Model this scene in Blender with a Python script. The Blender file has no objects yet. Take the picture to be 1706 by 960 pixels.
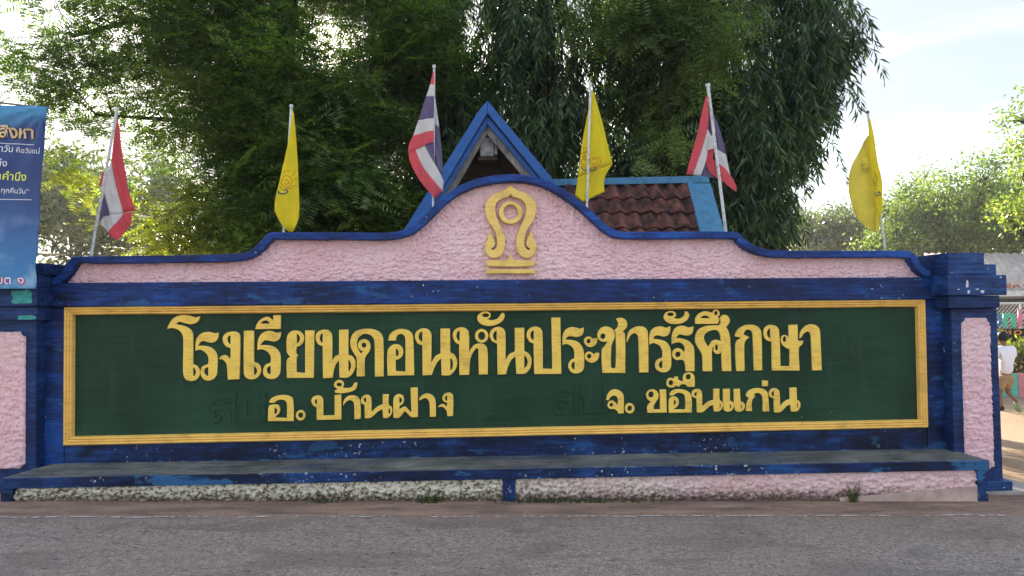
import bpy, bmesh, math, random
import numpy as np
from mathutils import Vector, Matrix, noise

scn = bpy.context.scene
COL = scn.collection
R = math.radians
random.seed(7)
rng = np.random.default_rng(7)

# ------------------------------------------------------------------ camera
F, CX, CY, EYE = 1230.0, 853.0, 480.0, 1.5      # focal length in photo pixels
YAW, PITCH, ROLL = R(3.8), R(1.5), R(0.53)
_f = Vector((math.sin(YAW) * math.cos(PITCH), math.cos(YAW) * math.cos(PITCH), math.sin(PITCH)))
_r = Vector((math.cos(YAW), -math.sin(YAW), 0)); _u = _r.cross(_f)
RT = _r * math.cos(ROLL) - _u * math.sin(ROLL)
UP = _u * math.cos(ROLL) + _r * math.sin(ROLL)
cam_d = bpy.data.cameras.new('camera')
cam_d.sensor_width = 36.0; cam_d.lens = 36.0 * F / 1706.0
cam_d.clip_start = 0.05; cam_d.clip_end = 2000
cam = bpy.data.objects.new('camera', cam_d); COL.objects.link(cam)
m = Matrix((RT, UP, -_f)).transposed().to_4x4(); m.translation = Vector((0, 0, EYE))
cam.matrix_world = m
scn.camera = cam

# ------------------------------------------------------------------ sky, sun, exposure
SUN_AZ, SUN_EL = -14.0, 24.0          # degrees: left of +Y, above the horizon
w = bpy.data.worlds.new('World'); scn.world = w; w.use_nodes = True
nt = w.node_tree; nt.nodes.clear()
out = nt.nodes.new('ShaderNodeOutputWorld'); bg = nt.nodes.new('ShaderNodeBackground')
sky = nt.nodes.new('ShaderNodeTexSky'); sky.sky_type = 'NISHITA'; sky.sun_disc = False
sky.sun_elevation = R(SUN_EL); sky.sun_rotation = R(SUN_AZ)
sky.air_density = 1.0; sky.dust_density = 1.6; sky.ozone_density = 1.5; sky.altitude = 50
tc = nt.nodes.new('ShaderNodeTexCoord'); mp = nt.nodes.new('ShaderNodeMapping')
mp.inputs['Scale'].default_value = (1.0, 1.0, 3.2)
cn = nt.nodes.new('ShaderNodeTexNoise'); cn.inputs['Scale'].default_value = 2.3
cn.inputs['Detail'].default_value = 7; cn.inputs['Roughness'].default_value = 0.52
cr = nt.nodes.new('ShaderNodeValToRGB')
cr.color_ramp.elements[0].position = 0.40; cr.color_ramp.elements[0].color = (0, 0, 0, 1)
cr.color_ramp.elements[1].position = 0.66; cr.color_ramp.elements[1].color = (.85, .85, .85, 1)
mx = nt.nodes.new('ShaderNodeMix'); mx.data_type = 'RGBA'
nt.links.new(tc.outputs['Generated'], mp.inputs['Vector']); nt.links.new(mp.outputs[0], cn.inputs['Vector'])
nt.links.new(cn.outputs['Fac'], cr.inputs[0]); nt.links.new(cr.outputs[0], mx.inputs['Factor'])
nt.links.new(sky.outputs[0], mx.inputs['A']); mx.inputs['B'].default_value = (5.6, 5.5, 5.5, 1)
mp2 = nt.nodes.new('ShaderNodeMapping'); mp2.inputs['Scale'].default_value = (1, 1, 4.5); mp2.inputs['Location'].default_value = (1.7, 8.2, 2.1)
c2 = nt.nodes.new('ShaderNodeTexNoise'); c2.inputs['Scale'].default_value = 1.5; c2.inputs['Detail'].default_value = 6; c2.inputs['Roughness'].default_value = .5
r2 = nt.nodes.new('ShaderNodeValToRGB'); r2.color_ramp.elements[0].position = .34; r2.color_ramp.elements[0].color = (0, 0, 0, 1)
r2.color_ramp.elements[1].position = .57; r2.color_ramp.elements[1].color = (.9, .9, .9, 1)
mx2 = nt.nodes.new('ShaderNodeMix'); mx2.data_type = 'RGBA'; mx2.inputs['B'].default_value = (1.32, 1.47, 1.68, 1)
nt.links.new(tc.outputs['Generated'], mp2.inputs['Vector']); nt.links.new(mp2.outputs[0], c2.inputs['Vector']); nt.links.new(c2.outputs['Fac'], r2.inputs[0])
nt.links.new(r2.outputs[0], mx2.inputs['Factor']); nt.links.new(mx.outputs['Result'], mx2.inputs['A'])
nt.links.new(mx2.outputs['Result'], bg.inputs[0]); bg.inputs[1].default_value = 0.12
nt.links.new(bg.outputs[0], out.inputs[0])
sl = bpy.data.lights.new('sun', 'SUN'); sl.energy = 4.5; sl.angle = R(0.5); sl.color = (1.0, .90, .74)
so = bpy.data.objects.new('sun', sl); COL.objects.link(so)
sd = Vector((math.sin(R(SUN_AZ)) * math.cos(R(SUN_EL)), math.cos(R(SUN_AZ)) * math.cos(R(SUN_EL)), math.sin(R(SUN_EL))))
so.rotation_euler = sd.to_track_quat('Z', 'Y').to_euler(); so.location = (0, 0, 30)
vs = scn.view_settings; vs.view_transform = 'Standard'; vs.look = 'None'; vs.gamma = 1; vs.use_curve_mapping = False
vs.exposure = 2.12
scn.cycles.max_bounces = 6; scn.cycles.diffuse_bounces = 3; scn.cycles.transmission_bounces = 4
scn.cycles.transparent_max_bounces = 8

# ------------------------------------------------------------------ helpers
def P(px, py, Y):
    """the point on the vertical plane y = Y that the photo shows at (px, py)"""
    d = _f + RT * ((px - CX) / F) - UP * ((py - CY) / F)
    return Vector((d.x * Y / d.y, Y, EYE + d.z * Y / d.y))

def gz(x, y=0):
    """height of the ground, falling slightly to the right"""
    return 0.03 - 0.026 * max(-9.0, min(12.0, x))

def G(px, py):
    d = _f + RT * ((px - CX) / F) - UP * ((py - CY) / F)
    t = 1.0
    for _ in range(30):
        x = d.x * t
        t = (gz(x) - EYE) / d.z
    return Vector((d.x * t, d.y * t, EYE + d.z * t))

def lerp(a, b, t): return a + (b - a) * t

def empty(name, loc, label=None, cat=None, group=None, rz=0):
    o = bpy.data.objects.new(name, None); COL.objects.link(o)
    o.empty_display_size = .2
    o.location = loc; o.rotation_euler.z = rz
    return tag(o, label, cat, group)

def tag(o, label=None, cat=None, group=None, kind=None):
    if label: o['label'] = label
    if cat: o['category'] = cat
    if group: o['group'] = group
    if kind: o['kind'] = kind
    return o

def wloc(o):
    v = Vector((0, 0, 0))
    while o is not None:
        v += o.location; o = o.parent
    return v

class MB:
    def __init__(s): s.v = []; s.f = []; s.mi = []; s.cur = 0
    def add(s, vs, fs, mi=None):
        n = len(s.v); s.v.extend([tuple(q) for q in vs])
        for f in fs:
            s.f.append([i + n for i in f]); s.mi.append(s.cur if mi is None else mi)
    def box(s, x0, x1, y0, y1, z0, z1):
        s.add([(x0,y0,z0),(x1,y0,z0),(x1,y1,z0),(x0,y1,z0),(x0,y0,z1),(x1,y0,z1),(x1,y1,z1),(x0,y1,z1)],
              [(0,3,2,1),(4,5,6,7),(0,1,5,4),(1,2,6,5),(2,3,7,6),(3,0,4,7)])
    def hexa(s, a, b):
        """a, b: two quads (front and back), each 4 points counter-clockwise seen from the front"""
        s.add(list(a) + list(b), [(0,1,2,3),(7,6,5,4),(0,4,5,1),(1,5,6,2),(2,6,7,3),(3,7,4,0)])
    def prism(s, pts, y0, y1):
        """pts: (x, z) outline counter-clockwise seen from -y"""
        n = len(pts)
        vs = [(p[0], y0, p[1]) for p in pts] + [(p[0], y1, p[1]) for p in pts]
        fs = [list(range(n)), list(range(2*n-1, n-1, -1))]
        for i in range(n):
            j = (i + 1) % n; fs.append((i, i + n, j + n, j))
        s.add(vs, fs)
    def tube(s, pts, rad, seg=8, cap=True):
        pts = [Vector(p) for p in pts]; n = len(pts)
        rr = rad if isinstance(rad, (list, tuple)) else [rad] * n
        ref = None; base = len(s.v); vs = []
        for i, p in enumerate(pts):
            t = (pts[min(i+1, n-1)] - pts[max(i-1, 0)])
            if t.length < 1e-9: t = Vector((0,0,1))
            t.normalize()
            if ref is None:
                ref = Vector((1,0,0)) if abs(t.x) < .8 else Vector((0,1,0))
            a = (ref - t * ref.dot(t)).normalized(); b = t.cross(a); ref = a
            for k in range(seg):
                an = 2 * math.pi * k / seg
                vs.append(p + (a * math.cos(an) + b * math.sin(an)) * rr[i])
        fs = []
        for i in range(n - 1):
            for k in range(seg):
                k2 = (k + 1) % seg
                fs.append((i*seg + k, i*seg + k2, (i+1)*seg + k2, (i+1)*seg + k))
        if cap:
            fs.append(list(range(seg))[::-1]); fs.append([(n-1)*seg + k for k in range(seg)])
        s.add(vs, fs)
    def build(s, name, mat, parent=None, smooth=False, bevel=0, sharp=35):
        me = bpy.data.meshes.new(name)
        off = wloc(parent) if parent is not None else Vector((0,0,0))
        me.from_pydata([(v[0]-off.x, v[1]-off.y, v[2]-off.z) for v in s.v], [], s.f)
        mats = mat if isinstance(mat, (list, tuple)) else [mat]
        for q in mats: me.materials.append(q)
        if len(mats) > 1: me.polygons.foreach_set('material_index', s.mi)
        me.validate(); me.update()
        o = bpy.data.objects.new(name, me); COL.objects.link(o)
        if parent is not None: o.parent = parent
        if smooth:
            me.polygons.foreach_set('use_smooth', [True] * len(me.polygons))
            me.set_sharp_from_angle(angle=R(sharp))
        if bevel:
            b = o.modifiers.new('bevel', 'BEVEL'); b.width = bevel; b.segments = 2; b.limit_method = 'ANGLE'
            b.angle_limit = R(40)
        return o

def np_mesh(name, verts, faces, mat, parent=None, smooth=False):
    """verts (N,3) float array, faces (M,k) int array"""
    me = bpy.data.meshes.new(name)
    if parent is not None: verts = verts - np.array(wloc(parent))
    k = faces.shape[1]
    me.vertices.add(len(verts)); me.vertices.foreach_set('co', np.ascontiguousarray(verts, dtype=np.float32).ravel())
    me.loops.add(faces.size); me.loops.foreach_set('vertex_index', np.ascontiguousarray(faces, dtype=np.int32).ravel())
    me.polygons.add(len(faces))
    me.polygons.foreach_set('loop_start', np.arange(0, faces.size, k, dtype=np.int32))
    me.polygons.foreach_set('loop_total', np.full(len(faces), k, dtype=np.int32))
    if smooth: me.polygons.foreach_set('use_smooth', np.ones(len(faces), dtype=bool))
    me.update(calc_edges=True)
    me.materials.append(mat)
    o = bpy.data.objects.new(name, me); COL.objects.link(o)
    if parent is not None: o.parent = parent
    return o

def copy_tree(o, parent=None):
    c = o.copy(); COL.objects.link(c)
    if parent is not None: c.parent = parent
    for ch in [q for q in KIDS.get(o.name, [])]: copy_tree(ch, c)
    return c
KIDS = {}

def kids_of(o):
    for q in list(COL.objects):
        if q.parent is not None: KIDS.setdefault(q.parent.name, []).append(q) if q not in KIDS.get(q.parent.name, []) else None

# ------------------------------------------------------------------ materials
class NB:
    """tiny node-graph builder"""
    def __init__(s, name):
        s.m = bpy.data.materials.new(name); s.m.use_nodes = True
        s.t = s.m.node_tree; s.t.nodes.clear()
        s.out = s.n('ShaderNodeOutputMaterial'); s.b = s.n('ShaderNodeBsdfPrincipled')
        s.l(s.b.outputs[0], s.out.inputs[0]); s.tc = s.n('ShaderNodeTexCoord')
    def n(s, t): return s.t.nodes.new(t)
    def l(s, a, b): s.t.links.new(a, b)
    def co(s, scale=(1,1,1), rand=False):
        mp = s.n('ShaderNodeMapping'); mp.inputs['Scale'].default_value = scale
        s.l(s.tc.outputs['Object'], mp.inputs['Vector'])
        if rand:
            oi = s.n('ShaderNodeObjectInfo'); mu = s.n('ShaderNodeMath'); mu.operation = 'MULTIPLY'
            mu.inputs[1].default_value = 37.0; s.l(oi.outputs['Random'], mu.inputs[0]); s.l(mu.outputs[0], mp.inputs['Location'])
        return mp.outputs[0]
    def noise(s, vec, scale, detail=4, rough=.55, dist=0):
        q = s.n('ShaderNodeTexNoise'); s.l(vec, q.inputs['Vector'])
        q.inputs['Scale'].default_value = scale; q.inputs['Detail'].default_value = detail
        q.inputs['Roughness'].default_value = rough; q.inputs['Distortion'].default_value = dist
        return q.outputs['Fac']
    def vor(s, vec, scale, feat='F1'):
        q = s.n('ShaderNodeTexVoronoi'); q.feature = feat; s.l(vec, q.inputs['Vector'])
        q.inputs['Scale'].default_value = scale; return q.outputs['Distance']
    def ramp(s, fac, stops, interp='LINEAR'):
        q = s.n('ShaderNodeValToRGB'); q.color_ramp.interpolation = interp
        e = q.color_ramp.elements
        while len(e) > 1: e.remove(e[-1])
        for i, (p, c) in enumerate(stops):
            if isinstance(c, (int, float)): c = (c, c, c)
            if i == 0: e[0].position = p; e[0].color = (*c, 1)
            else: k = e.new(p); k.color = (*c, 1)
        s.l(fac, q.inputs[0]); return q.outputs[0]
    def mix(s, fac, a, b, mode='MIX'):
        q = s.n('ShaderNodeMix'); q.data_type = 'RGBA'; q.blend_type = mode
        for i, v in (('Factor', fac), ('A', a), ('B', b)):
            if isinstance(v, (int, float)): q.inputs[i].default_value = v if i == 'Factor' else (v, v, v, 1)
            elif isinstance(v, tuple): q.inputs[i].default_value = (*v, 1)
            else: s.l(v, q.inputs[i])
        return q.outputs['Result']
    def math(s, op, a, b=None):
        q = s.n('ShaderNodeMath'); q.operation = op
        for i, v in enumerate((a, b)):
            if v is None: continue
            if isinstance(v, (int, float)): q.inputs[i].default_value = v
            else: s.l(v, q.inputs[i])
        return q.outputs[0]
    def axis(s, i):
        q = s.n('ShaderNodeSeparateXYZ'); s.l(s.tc.outputs['Object'], q.inputs[0]); return q.outputs[i]
    def bump(s, h, strength=.3, dist=.01):
        q = s.n('ShaderNodeBump'); q.inputs['Strength'].default_value = strength; q.inputs['Distance'].default_value = dist
        s.l(h, q.inputs['Height']); s.l(q.outputs[0], s.b.inputs['Normal'])
    def base(s, c, rough=.7, spec=.3, metal=0):
        if isinstance(c, tuple): s.b.inputs['Base Color'].default_value = (*c, 1)
        else: s.l(c, s.b.inputs['Base Color'])
        if isinstance(rough, (int, float)): s.b.inputs['Roughness'].default_value = rough
        else: s.l(rough, s.b.inputs['Roughness'])
        s.b.inputs['Specular IOR Level'].default_value = spec
        s.b.inputs['Metallic'].default_value = metal
        return s.m

def mat_simple(name, c, rough=.7, var=.25, scale=6, spec=.3, metal=0, bump=0):
    b = NB(name); v = b.co(rand=True)
    n = b.noise(v, scale, 6, .6)
    d = tuple(q * (1 - var) for q in c); l = tuple(min(1, q * (1 + var)) for q in c)
    col = b.ramp(n, [(.3, d), (.7, l)])
    if bump: b.bump(b.noise(v, scale * 8, 4), bump, .004)
    return b.base(col, rough, spec, metal)

def mat_blue(name, deep, mid, light, chips=.0, strokes=1.0, wash=.5, teal=0, foot=False):
    """brushed enamel on masonry: horizontal brush streaks, uneven coats, chips"""
    b = NB(name)
    big = b.noise(b.co((.9, 1, 1.6)), 1.7, 5, .6)
    st = b.noise(b.co((2.4, 6, 26)), 1.7, 5, .62)
    st2 = b.noise(b.co((1, 1, 1)), 14, 5, .65)
    s = b.mix(.25, st, st2)
    f = b.mix(.56, big, s)
    col = b.ramp(f, [(.40, deep), (.49, mid), (.60, light)])
    dk = b.ramp(b.noise(b.co((1.1, 1, 2.2)), 2.4, 6, .65, .6), [(.40, 0), (.62, wash)])
    col = b.mix(dk, col, tuple(q * .42 for q in deep))
    if chips:
        c1 = b.ramp(b.noise(b.co((1, 1, 1)), 27, 4, .62), [(.715 - chips*.07, 0), (.722 - chips*.07, 1)])
        c2 = b.ramp(b.noise(b.co((1, 1, 1)), 1.9, 2, .5), [(.50, 0), (.58, 1)])
        col = b.mix(b.mix(1.0, c1, c2, 'MULTIPLY'), col, (.50, .52, .50))
    if teal:
        t = b.ramp(b.noise(b.co((1.2, 1, 3.5)), 1.9, 5, .6, .4), [(.60, 0), (.63, teal)])
        col = b.mix(t, col, (.035, .17, .36))
    if foot:   # lighter overpainting along the joint with the bench
        h = b.math('ADD', b.math('ADD', b.axis(2), b.math('MULTIPLY', b.axis(0), .0061)), b.math('MULTIPLY', b.noise(b.co((3, 3, 5)), 2.3, 5, .6), .09))
        col = b.mix(b.ramp(h, [(.300, .95), (.306, 0)]), col, (.03, .15, .33))
    b.bump(b.mix(.4, s, b.noise(b.co(), 60, 3)), .35, .004)
    return b.base(col, .55, .3)

M = {}
M['blue'] = mat_blue('blue_wall_paint', (.004, .009, .045), (.0065, .028, .135), (.013, .078, .33), .6, teal=.35)
M['blue_low'] = mat_blue('blue_low_paint', (.0035, .008, .035), (.006, .026, .11), (.014, .075, .25), 1.15, teal=.6, wash=.8)
M['blue_foot'] = mat_blue('blue_rail_foot_paint', (.0035, .008, .035), (.006, .026, .11), (.014, .075, .25), 1.15, teal=.3, wash=.9, foot=True)
M['blue_cope'] = mat_blue('blue_coping_paint', (.005, .018, .10), (.008, .045, .24), (.020, .11, .43), .35, wash=.6)
M['blue_pillar'] = mat_blue('blue_pillar_paint', (.005, .012, .055), (.008, .032, .13), (.022, .085, .26), .55, wash=.6)
M['sky_board'] = None
def mat_board(name, c):
    b = NB(name); st = b.noise(b.co((2, 2, 2)), 5, 6, .65); f = b.noise(b.co((14, 14, 14)), 4, 4)
    col = b.ramp(b.mix(.4, st, f), [(.35, tuple(q*.62 for q in c)), (.55, c), (.75, tuple(min(1, q*1.25) for q in c))])
    ch = b.ramp(b.noise(b.co(), 22, 3), [(.70, 0), (.73, .8)])
    col = b.mix(ch, col, (.02, .04, .07))
    b.bump(f, .3, .004); return b.base(col, .6, .3)
M['bright_blue'] = mat_board('bright_blue_board_paint', (.028, .118, .37))
M['pale_blue'] = mat_board('pale_blue_board_paint', (.065, .21, .36))

def mat_stucco(name, pale, mid, dirty=None, low=None):
    b = NB(name)
    n1 = b.noise(b.co(), 3.0, 5, .6); n2 = b.noise(b.co(), 40, 3, .6)
    col = b.ramp(b.mix(.35, n1, n2), [(.36, mid), (.62, pale)])
    dots = b.ramp(b.noise(b.co((1, 1, 1.4)), 62, 2, .5), [(.34, 0), (.40, 1)])
    col = b.mix(dots, tuple(q * .62 for q in mid), col)
    fade = b.ramp(b.noise(b.co((.8, 1, 1.2)), 1.6, 5, .6), [(.42, 0), (.66, .35)])
    col = b.mix(fade, col, (.86, .68, .66))
    rs = b.ramp(b.noise(b.co((11, 1, .9)), 1.5, 5, .6), [(.58, 0), (.76, .30)])
    col = b.mix(rs, col, (.38, .26, .25))
    if low: col = low(b, col)
    b.bump(b.mix(.5, n2, b.noise(b.co(), 110, 2)), .5, .006)
    return b.base(col, .9, .12)
M['pink'] = mat_stucco('rough_pink_stucco', (.89, .62, .63), (.80, .48, .505))
def low_dirt(b, col):
    z = b.axis(2); x = b.axis(0)
    n = b.noise(b.co((1, 1, 1)), 2.2, 6, .65); n2 = b.noise(b.co((1, 1, 1.3)), 34, 4, .6)
    # the left stretch has lost its pink coat: chalky pale green over brown render
    left = b.ramp(b.math('ADD', b.math('MULTIPLY', x, .16), b.math('MULTIPLY', n, .5)), [(.22, 1), (.56, 0)])
    chalk = b.ramp(n2, [(.40, (.19, .14, .095)), (.52, (.70, .66, .52))])
    col = b.mix(left, col, chalk)
    hz = b.math('ADD', b.math('ADD', b.math('MULTIPLY', z, 4.6), b.math('MULTIPLY', x, .10)), b.math('MULTIPLY', n2, .9))
    grime = b.ramp(hz, [(.54, .92), (.92, 0)])
    return b.mix(grime, col, (.085, .055, .038))
M['pink_low'] = mat_stucco('worn_bench_stucco', (.84, .60, .58), (.72, .46, .44), low=low_dirt)

def mat_green():
    b = NB('dark_green_board_paint')
    n = b.noise(b.co((1, 1, 1)), 1.1, 6, .6); st = b.noise(b.co((1.2, 1, 30)), 2, 4, .6)
    col = b.ramp(b.mix(.35, n, st), [(.36, (.006, .027, .012)), (.50, (.010, .044, .019)), (.66, (.018, .068, .031))])
    sm = b.ramp(b.noise(b.co((9, 1, 1.2)), 1.1, 5, .6), [(.54, 0), (.74, .6)])
    col = b.mix(sm, col, (.030, .065, .043))
    ch = b.ramp(b.noise(b.co(), 26, 2), [(.735, 0), (.75, 1)])
    ck = b.ramp(b.noise(b.co(), .9, 2), [(.52, 0), (.60, 1)])
    col = b.mix(b.mix(1.0, ch, ck, 'MULTIPLY'), col, (.42, .46, .42))
    b.bump(b.mix(.5, b.noise(b.co(), 9, 5), b.noise(b.co(), 70, 3)), .35, .006)
    return b.base(col, .62, .3)
M['green'] = mat_green()
def mat_gold(name, c, edge=(.9, .72, .36)):
    b = NB(name)
    st = b.noise(b.co((6, 6, 70)), 1.4, 5, .65); n = b.noise(b.co(), 7, 5, .6)
    col = b.ramp(b.mix(.45, st, n), [(.33, tuple(q * .66 for q in c)), (.5, c), (.68, tuple(min(1, q * 1.16) for q in c))])
    crk = b.ramp(b.noise(b.co((9, 1, 60)), 2.2, 5, .7, .5), [(.27, 1), (.34, 0)])
    col = b.mix(crk, col, (.24, .12, .02))
    dt = b.ramp(b.noise(b.co((1, 1, 1)), 5.5, 7, .7), [(.56, 0), (.70, .5)])
    col = b.mix(dt, col, tuple(q * .45 for q in c))
    b.bump(b.mix(.5, st, b.noise(b.co(), 50, 4)), .5, .004)
    return b.base(col, .55, .35)
M['gold'] = mat_gold('gold_letter_paint', (.97, .625, .105))
M['gold_rim'] = mat_gold('pale_gold_rim_paint', (.95, .72, .26))
M['gold_frame'] = mat_gold('gold_frame_paint', (.90, .54, .125))
M['emblem'] = mat_gold('emblem_ochre_paint', (.88, .60, .16))

def mat_bench():
    b = NB('weathered_bench_concrete')
    st = b.noise(b.co((2.2, 22, 4)), 2.2, 6, .68); n = b.noise(b.co(), 3.1, 6, .6)
    col = b.ramp(b.mix(.5, st, n), [(.36, (.035, .045, .046)), (.48, (.11, .12, .112)), (.60, (.21, .215, .195)), (.70, (.36, .36, .33))])
    bl = b.ramp(b.noise(b.co((1, 3, 1)), 1.6, 4, .6), [(.50, 0), (.66, .55)])
    col = b.mix(bl, col, (.022, .055, .13))
    fe = b.math('ADD', b.axis(1), b.math('MULTIPLY', b.noise(b.co((1, 1, 1)), 9, 6, .7), .10))
    col = b.mix(b.ramp(b.math('ADD', fe, .20), [(.062, .8), (.082, 0)]), col, (.50, .50, .46))
    ck = b.ramp(b.vor(b.co((1, 1.6, 1)), 2.3, 'DISTANCE_TO_EDGE'), [(.0, .8), (.012, 0)])
    col = b.mix(ck, col, (.02, .02, .02))
    b.bump(b.mix(.5, st, b.noise(b.co(), 60, 4)), .5, .006); return b.base(col, .85, .2)
M['bench'] = mat_bench()

def mat_asphalt():
    b = NB('road_asphalt')
    v = b.co()
    fine = b.noise(v, 85, 4, .8); big = b.noise(v, .9, 6, .6); st = b.noise(v, 30, 5, .75)
    agg = b.vor(v, 75)
    col = b.ramp(b.mix(.36, fine, st), [(.38, (.085, .070, .062)), (.50, (.245, .205, .178)), (.61, (.43, .375, .34))])
    col = b.mix(b.ramp(agg, [(.0, .5), (.28, 0)]), col, (.28, .255, .24))
    col = b.mix(b.ramp(b.noise(b.co((1, 2.2, 1)), 1.4, 7, .62, .5), [(.50, 0), (.58, .42)]), col, (.115, .10, .094))
    col = b.mix(b.ramp(big, [(.42, 0), (.75, .40)]), col, (.22, .155, .125))
    ln = b.ramp(b.noise(b.co((1, 2.6, 1)), 13, 5, .7), [(.60, 0), (.66, .8)])
    col = b.mix(ln, col, (.02, .018, .018))
    # sand blown on to the edge beside the wall
    y = b.axis(1)
    e = b.ramp(b.math('ADD', y, b.math('MULTIPLY', b.noise(b.co((1, 2, 1)), 1.7, 6, .65), 1.2)), [(.5, 0), (.505, 0)])
    ys = b.math('ADD', b.math('SUBTRACT', y, 4.95), b.math('MULTIPLY', b.noise(b.co((1, 2, 1)), 1.5, 6, .65), .8))
    sand = b.ramp(b.math('MULTIPLY', ys, .8), [(.35, 0), (.72, .75)])
    col = b.mix(sand, col, (.27, .185, .145))
    b.bump(b.mix(.5, fine, agg), .6, .006)
    return b.base(col, .9, .2)
M['asphalt'] = mat_asphalt()
def mat_verge():
    b = NB('sandy_verge')
    n = b.noise(b.co((1, 3.5, 1)), 1.7, 7, .65); f = b.noise(b.co(), 60, 4, .65)
    col = b.ramp(b.mix(.35, n, f), [(.36, (.11, .085, .072)), (.50, (.25, .17, .13)), (.62, (.36, .25, .19))])
    b.bump(b.mix(.4, n, f), .6, .01); return b.base(col, .95, .1)
M['verge'] = mat_verge()
def mat_ground():
    b = NB('sandy_yard_ground')
    n = b.noise(b.co(), .5, 8, .6); f = b.noise(b.co(), 22, 5, .65)
    col = b.ramp(b.mix(.4, n, f), [(.34, (.20, .135, .09)), (.55, (.34, .24, .16)), (.7, (.42, .31, .21))])
    b.bump(f, .5, .02); return b.base(col, .95, .1)
M['ground'] = mat_ground()
M['white_line'] = mat_simple('worn_white_road_paint', (.48, .44, .41), .8, .25, 30, .2)
M['concrete'] = mat_simple('grey_concrete', (.34, .31, .28), .9, .3, 5, .2, bump=.3)
M['pole'] = None
def mat_pole():
    b = NB('chipped_white_pole_paint'); n = b.noise(b.co((8, 8, 8), True), 5, 5, .7)
    col = b.ramp(n, [(.34, (.22, .21, .19)), (.46, (.58, .60, .58)), (.7, (.72, .74, .72))])
    return b.base(col, .5, .4)
M['pole'] = mat_pole()
M['grey_wood'] = None
def mat_wood():
    b = NB('weathered_grey_wood'); n = b.noise(b.co((14, 3, 3)), 3, 6, .7); q = b.noise(b.co(), 5, 5)
    col = b.ramp(b.mix(.5, n, q), [(.34, (.07, .065, .06)), (.5, (.20, .19, .175)), (.68, (.36, .35, .33))])
    b.bump(n, .6, .004); return b.base(col, .85, .2)
M['grey_wood'] = mat_wood()
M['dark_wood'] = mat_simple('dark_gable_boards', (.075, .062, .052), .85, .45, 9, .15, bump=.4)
M['pale_box'] = mat_simple('faded_white_box_paint', (.42, .43, .44), .7, .45, 14, .25, bump=.3)
def mat_tile():
    b = NB('mossy_red_roof_tile')
    n = b.noise(b.co((1, 1, 1), True), 4.4, 6, .62); f = b.noise(b.co((1,1,1), True), 30, 4, .6)
    oi = b.n('ShaderNodeObjectInfo')
    r = b.ramp(oi.outputs['Random'], [(0, (.17, .060, .045)), (1, (.26, .092, .068))])
    bl = b.ramp(b.mix(.3, n, f), [(.38, .05), (.56, .95)])
    col = b.mix(bl, r, (.016, .013, .012))
    b.bump(f, .4, .004); return b.base(col, .7, .25)
M['tile'] = mat_tile()

def mat_cloth(name, c, trans=.45):
    b = NB(name); n = b.noise(b.co((1, 1, 1), True), 7, 4, .6)
    col = b.ramp(n, [(.3, tuple(q * .86 for q in c)), (.7, c)])
    b.base(col, .75, .15)
    t = b.n('ShaderNodeBsdfTranslucent'); b.l(col, t.inputs[0])
    mxs = b.n('ShaderNodeMixShader'); mxs.inputs[0].default_value = trans
    b.l(b.b.outputs[0], mxs.inputs[1]); b.l(t.outputs[0], mxs.inputs[2]); b.l(mxs.outputs[0], b.out.inputs[0])
    wv = b.noise(b.co((1, 1, 1)), 260, 2); b.bump(wv, .2, .001)
    return b.m
M['flag_red'] = mat_cloth('faded_red_cloth', (.90, .20, .235), .55)
M['flag_white'] = mat_cloth('off_white_cloth', (.86, .85, .84), .5)
M['flag_blue'] = mat_cloth('faded_violet_cloth', (.20, .165, .29), .35)
M['flag_yellow'] = mat_cloth('yellow_cloth', (.99, .88, .07), .62)
M['flag_yellow_pale'] = mat_cloth('sunned_yellow_cloth', (.99, .90, .22), .68)  # paler copy of the yellow cloth; light on the open leaf put into colour
M['print_orange'] = mat_simple('orange_print', (.62, .19, .03), .7, .1)
M['print_grey'] = mat_simple('slate_print', (.10, .115, .12), .7, .1)
M['print_olive'] = mat_simple('olive_print', (.28, .23, .05), .7, .1)

def mat_leaf(name, dark, mid, light, trans=.38, tint=(1.5, 1.5, .55), scale=.8):
    b = NB(name)
    g = b.n('ShaderNodeNewGeometry')
    r = b.ramp(g.outputs['Random Per Island'], [(0, dark), (.5, mid), (1, light)])
    n = b.ramp(b.noise(b.co(), scale, 4, .6), [(.35, .65), (.68, 1.35)])
    col = b.mix(1.0, r, n, 'MULTIPLY')
    b.base(col, .42, .5)
    tcx = b.mix(1.0, col, tint, 'MULTIPLY')
    t = b.n('ShaderNodeBsdfTranslucent'); b.l(tcx, t.inputs[0])
    mxs = b.n('ShaderNodeMixShader'); mxs.inputs[0].default_value = trans
    b.l(b.b.outputs[0], mxs.inputs[1]); b.l(t.outputs[0], mxs.inputs[2]); b.l(mxs.outputs[0], b.out.inputs[0])
    return b.m
M['leaf_feather'] = mat_leaf('feathery_leaf', (.024, .060, .015), (.070, .145, .034), (.18, .27, .06), .45)
M['leaf_droop'] = mat_leaf('drooping_leaf', (.013, .034, .013), (.038, .084, .030), (.11, .175, .065), .30)
M['leaf_bright'] = mat_leaf('bright_leaf', (.14, .19, .035), (.22, .27, .045), (.32, .34, .06), .55)  # sunlight on the left sprays is put into this raised colour
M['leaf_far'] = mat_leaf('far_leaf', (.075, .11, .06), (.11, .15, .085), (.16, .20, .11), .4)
M['leaf_olive'] = mat_leaf('yellowing_leaf', (.09, .155, .035), (.16, .23, .055), (.30, .33, .08), .5, (1.3, 1.4, .6))
M['bark'] = mat_simple('dark_bark', (.045, .036, .030), .95, .4, 9, .1, bump=.6)
M['grass'] = mat_leaf('weed_blade', (.035, .055, .018), (.055, .08, .025), (.11, .12, .04), .3, scale=4)
M['dry'] = mat_simple('dry_leaf_litter', (.26, .12, .06), .9, .4, 20, .1)

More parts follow.
